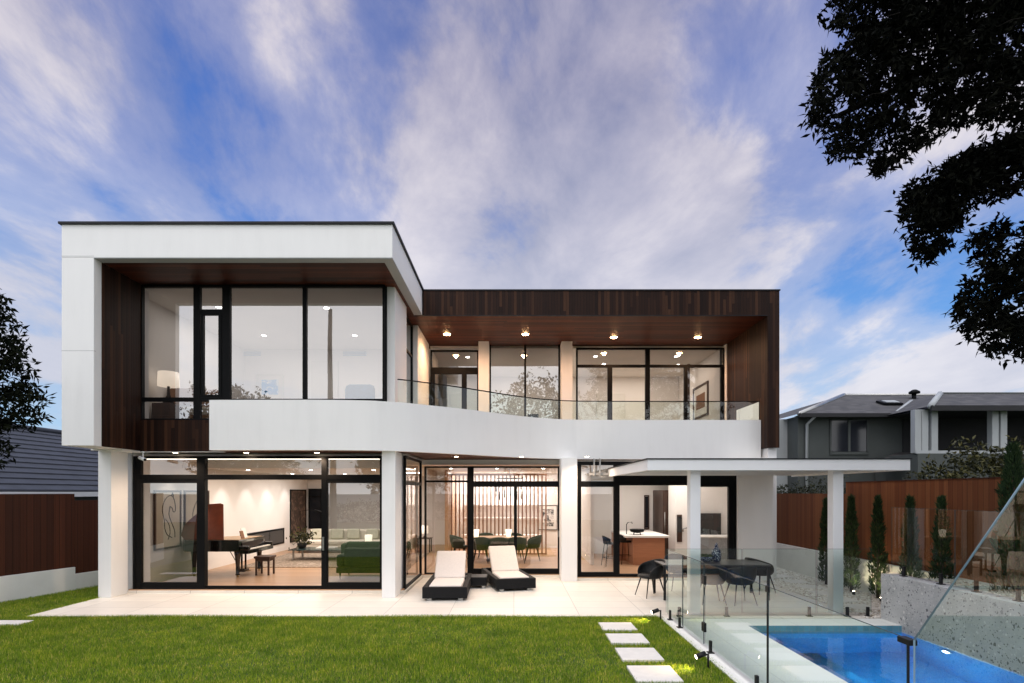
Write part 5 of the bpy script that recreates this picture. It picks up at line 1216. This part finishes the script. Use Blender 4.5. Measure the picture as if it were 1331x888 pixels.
for i,(px,d) in enumerate(((608,18.3),(774,18.2),(785,19.3),(879,18.2),(881,19.4))):
    downlight(f'{ORD[i]} bright ceiling downlight from the left inside the upper right rooms', X(px,d), d, ZT-.101, .06, 'bulb_white', g6)
# room light
DN = (0,0,-1)
lamp('AREA', (-5.5,15.6,2.84), 160, WARM, 4.2, DN, 2.6)
lamp('AREA', (-5.8,19.5,2.84), 160, WARM2, 4., DN, 3.)
for y in (16.2,17.7,19.2,20.7): lamp('SPOT', (-7.98,y,2.84), 26, (1,.94,.9), .03, (-.28,0,-1), spot=75, blend=.6)
lamp('SPOT', (-7.98,13.7,2.95), 26, WARM, .03, (-.3,0,-1), spot=80, blend=.6)
lamp('AREA', (-.5,17.0,2.97), 95, WARM, 2.6, DN, 2.)
lamp('AREA', (-.5,20.6,2.97), 190, WARM2, 3., DN, .8)
lamp('AREA', (1.6,19.,2.97), 50, WARM2, 1., DN, 3.)
lamp('AREA', (4.3,16.6,2.97), 115, WARM2, 3., DN, 3.)
lamp('AREA', (-5.7,14.6,ZT-.09), 66, (1,.93,.89), 4.5, DN, 3.)
lamp('AREA', (-1.8,19.3,ZT-.12), 30, WARM, 1., DN, 3.); lamp('AREA', (.4,19.3,ZT-.12), 44, WARM, 2., DN, 3.); lamp('AREA', (4.1,19.3,ZT-.12), 84, WARM, 3.5, DN, 3.)

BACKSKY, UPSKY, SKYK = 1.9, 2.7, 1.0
SKY1 = (4.4, 2.9, 0)
# ================================================================== CAMERA, SKY, LIGHT
cd = bpy.data.cameras.new('camera'); cam = bpy.data.objects.new('camera', cd); COL.objects.link(cam)
cam.location = (0, 0, H); cam.rotation_euler = (R(90), 0, 0)
cd.sensor_width = 36; cd.lens = F/1331*36; cd.shift_x = -2.5/1331; cd.shift_y = 196/1331
cd.clip_start = .05; cd.clip_end = 1000
scene.camera = cam
w = bpy.data.worlds.new('World'); scene.world = w; w.use_nodes = True; nt = w.node_tree
for n_ in list(nt.nodes): nt.nodes.remove(n_)
out = nd(nt, 'ShaderNodeOutputWorld')
SUN_EL, SUN_AZ = R(57), R(220)          # low in the sky, behind the camera and a little to its left
sky = nd(nt, 'ShaderNodeTexSky', sky_type='NISHITA')
sky.sun_disc = False; sky.sun_elevation = SUN_EL; sky.sun_rotation = SUN_AZ; sky.dust_density = 1.5; sky.ozone_density = 3.
dirv = nd(nt, 'ShaderNodeTexCoord').outputs['Generated']
s = nd(nt, 'ShaderNodeSeparateXYZ', {0: dirv}); dx, dy, dz = s.outputs
zc = mth(nt, 'MAXIMUM', dz, 0.)
den = mth(nt, 'ADD', zc, .22)
uv = nd(nt, 'ShaderNodeCombineXYZ', {0: mth(nt, 'DIVIDE', dx, den), 1: mth(nt, 'DIVIDE', dy, den), 2: 0.}).outputs[0]
grad = ramp(nt, zc, [(0., (.55, .84, 1.)), (.10, (.33, .65, .98)), (.25, (.13, .38, .86)), (.45, (.060, .20, .66)), (.66, (.045, .145, .53)), (.8, (.04, .12, .46))])
skyc = mixc(nt, .93, nd(nt, 'ShaderNodeVectorMath', {0: sky.outputs[0], 1: (.085, .085, .085)}, operation='MULTIPLY').outputs[0], grad)
m1 = nd(nt, 'ShaderNodeMapping', {'Vector': uv, 'Location': SKY1, 'Rotation': (0, 0, R(30)), 'Scale': (1.0, .62, 1)}).outputs[0]
n1 = nd(nt, 'ShaderNodeTexNoise', {'Vector': m1, 'Scale': 1.35, 'Detail': 7., 'Roughness': .50, 'Distortion': .15}).outputs[0]
m2 = nd(nt, 'ShaderNodeMapping', {'Vector': uv, 'Location': (7.3, 2.2, 0), 'Rotation': (0, 0, R(-28)), 'Scale': (1.0, .60, 1)}).outputs[0]
n2 = nd(nt, 'ShaderNodeTexNoise', {'Vector': m2, 'Scale': 2.6, 'Detail': 9., 'Roughness': .60, 'Distortion': .25}).outputs[0]
m3 = nd(nt, 'ShaderNodeMapping', {'Vector': uv, 'Location': (1.9, 5.2, 0), 'Rotation': (0, 0, R(12)), 'Scale': (1.0, .7, 1)}).outputs[0]
n3 = nd(nt, 'ShaderNodeTexNoise', {'Vector': m3, 'Scale': .9, 'Detail': 3., 'Roughness': .5}).outputs[0]
# the cloud bank thickens toward the horizon and straight ahead
hz = ramp(nt, zc, [(0., 1.), (.25, .88), (.42, .48), (.60, 0.)])
azb = ramp(nt, mth(nt, 'ABSOLUTE', mth(nt, 'SUBTRACT', dx, .10)), [(0., 1.), (.25, .75), (.62, 0.)], 'EASE')
dens = mth(nt, 'ADD', mth(nt, 'MULTIPLY', n1, .56), mth(nt, 'MULTIPLY', n2, .44))
dens = mth(nt, 'ADD', dens, mth(nt, 'MULTIPLY', mth(nt, 'MULTIPLY', hz, azb), .13))
dens = mth(nt, 'ADD', dens, mth(nt, 'MULTIPLY', azb, .045))
mask = ramp(nt, dens, [(.41, .06), (.50, .50), (.585, 1.)], 'EASE')
tone = ramp(nt, mth(nt, 'ADD', mth(nt, 'MULTIPLY', n3, .55), mth(nt, 'MULTIPLY', n2, .45)), [(.38, (.105, .135, .30)), (.455, (.215, .235, .40)), (.52, (.45, .43, .55)), (.585, (.76, .70, .74)), (.66, (.95, .88, .87))])
cloud = mixc(nt, mth(nt, 'MULTIPLY', hz, .74), tone, (.86, .86, .92))
col = mixc(nt, mth(nt, 'MULTIPLY', mask, .93), skyc, cloud)
# brighter overhead and, where the sun went down, behind the camera
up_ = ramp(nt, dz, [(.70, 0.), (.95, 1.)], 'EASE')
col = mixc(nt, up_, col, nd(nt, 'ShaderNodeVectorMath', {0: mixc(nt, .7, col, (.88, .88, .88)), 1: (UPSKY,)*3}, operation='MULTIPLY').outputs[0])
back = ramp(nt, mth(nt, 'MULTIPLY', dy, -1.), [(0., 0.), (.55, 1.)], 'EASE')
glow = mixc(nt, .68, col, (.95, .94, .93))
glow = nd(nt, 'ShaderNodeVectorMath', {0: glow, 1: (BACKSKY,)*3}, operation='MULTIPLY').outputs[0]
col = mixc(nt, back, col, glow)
below = ramp(nt, dz, [(.0, 0.), (.001, 1.)])
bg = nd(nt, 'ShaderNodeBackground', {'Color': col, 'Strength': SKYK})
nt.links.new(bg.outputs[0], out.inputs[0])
sd = bpy.data.lights.new('sun', 'SUN'); so = bpy.data.objects.new('sun', sd); COL.objects.link(so)
sd.energy = .85; sd.angle = R(30); sd.color = (1, .94, .88)
so.rotation_euler = (R(90)-SUN_EL, 0, R(-40))
scene.view_settings.view_transform = 'Standard'; scene.view_settings.look = 'None'; scene.view_settings.exposure = 0
scene.cycles.use_denoising = True
try: scene.cycles.denoiser = 'OPENIMAGEDENOISE'
except Exception: pass
scene.cycles.max_bounces = 10; scene.cycles.transparent_max_bounces = 24; scene.cycles.diffuse_bounces = 4
scene.cycles.glossy_bounces = 4; scene.cycles.sample_clamp_indirect = 6.; scene.cycles.caustics_reflective = False; scene.cycles.caustics_refractive = False
scene.cycles.use_adaptive_sampling = True; scene.cycles.adaptive_threshold = .02
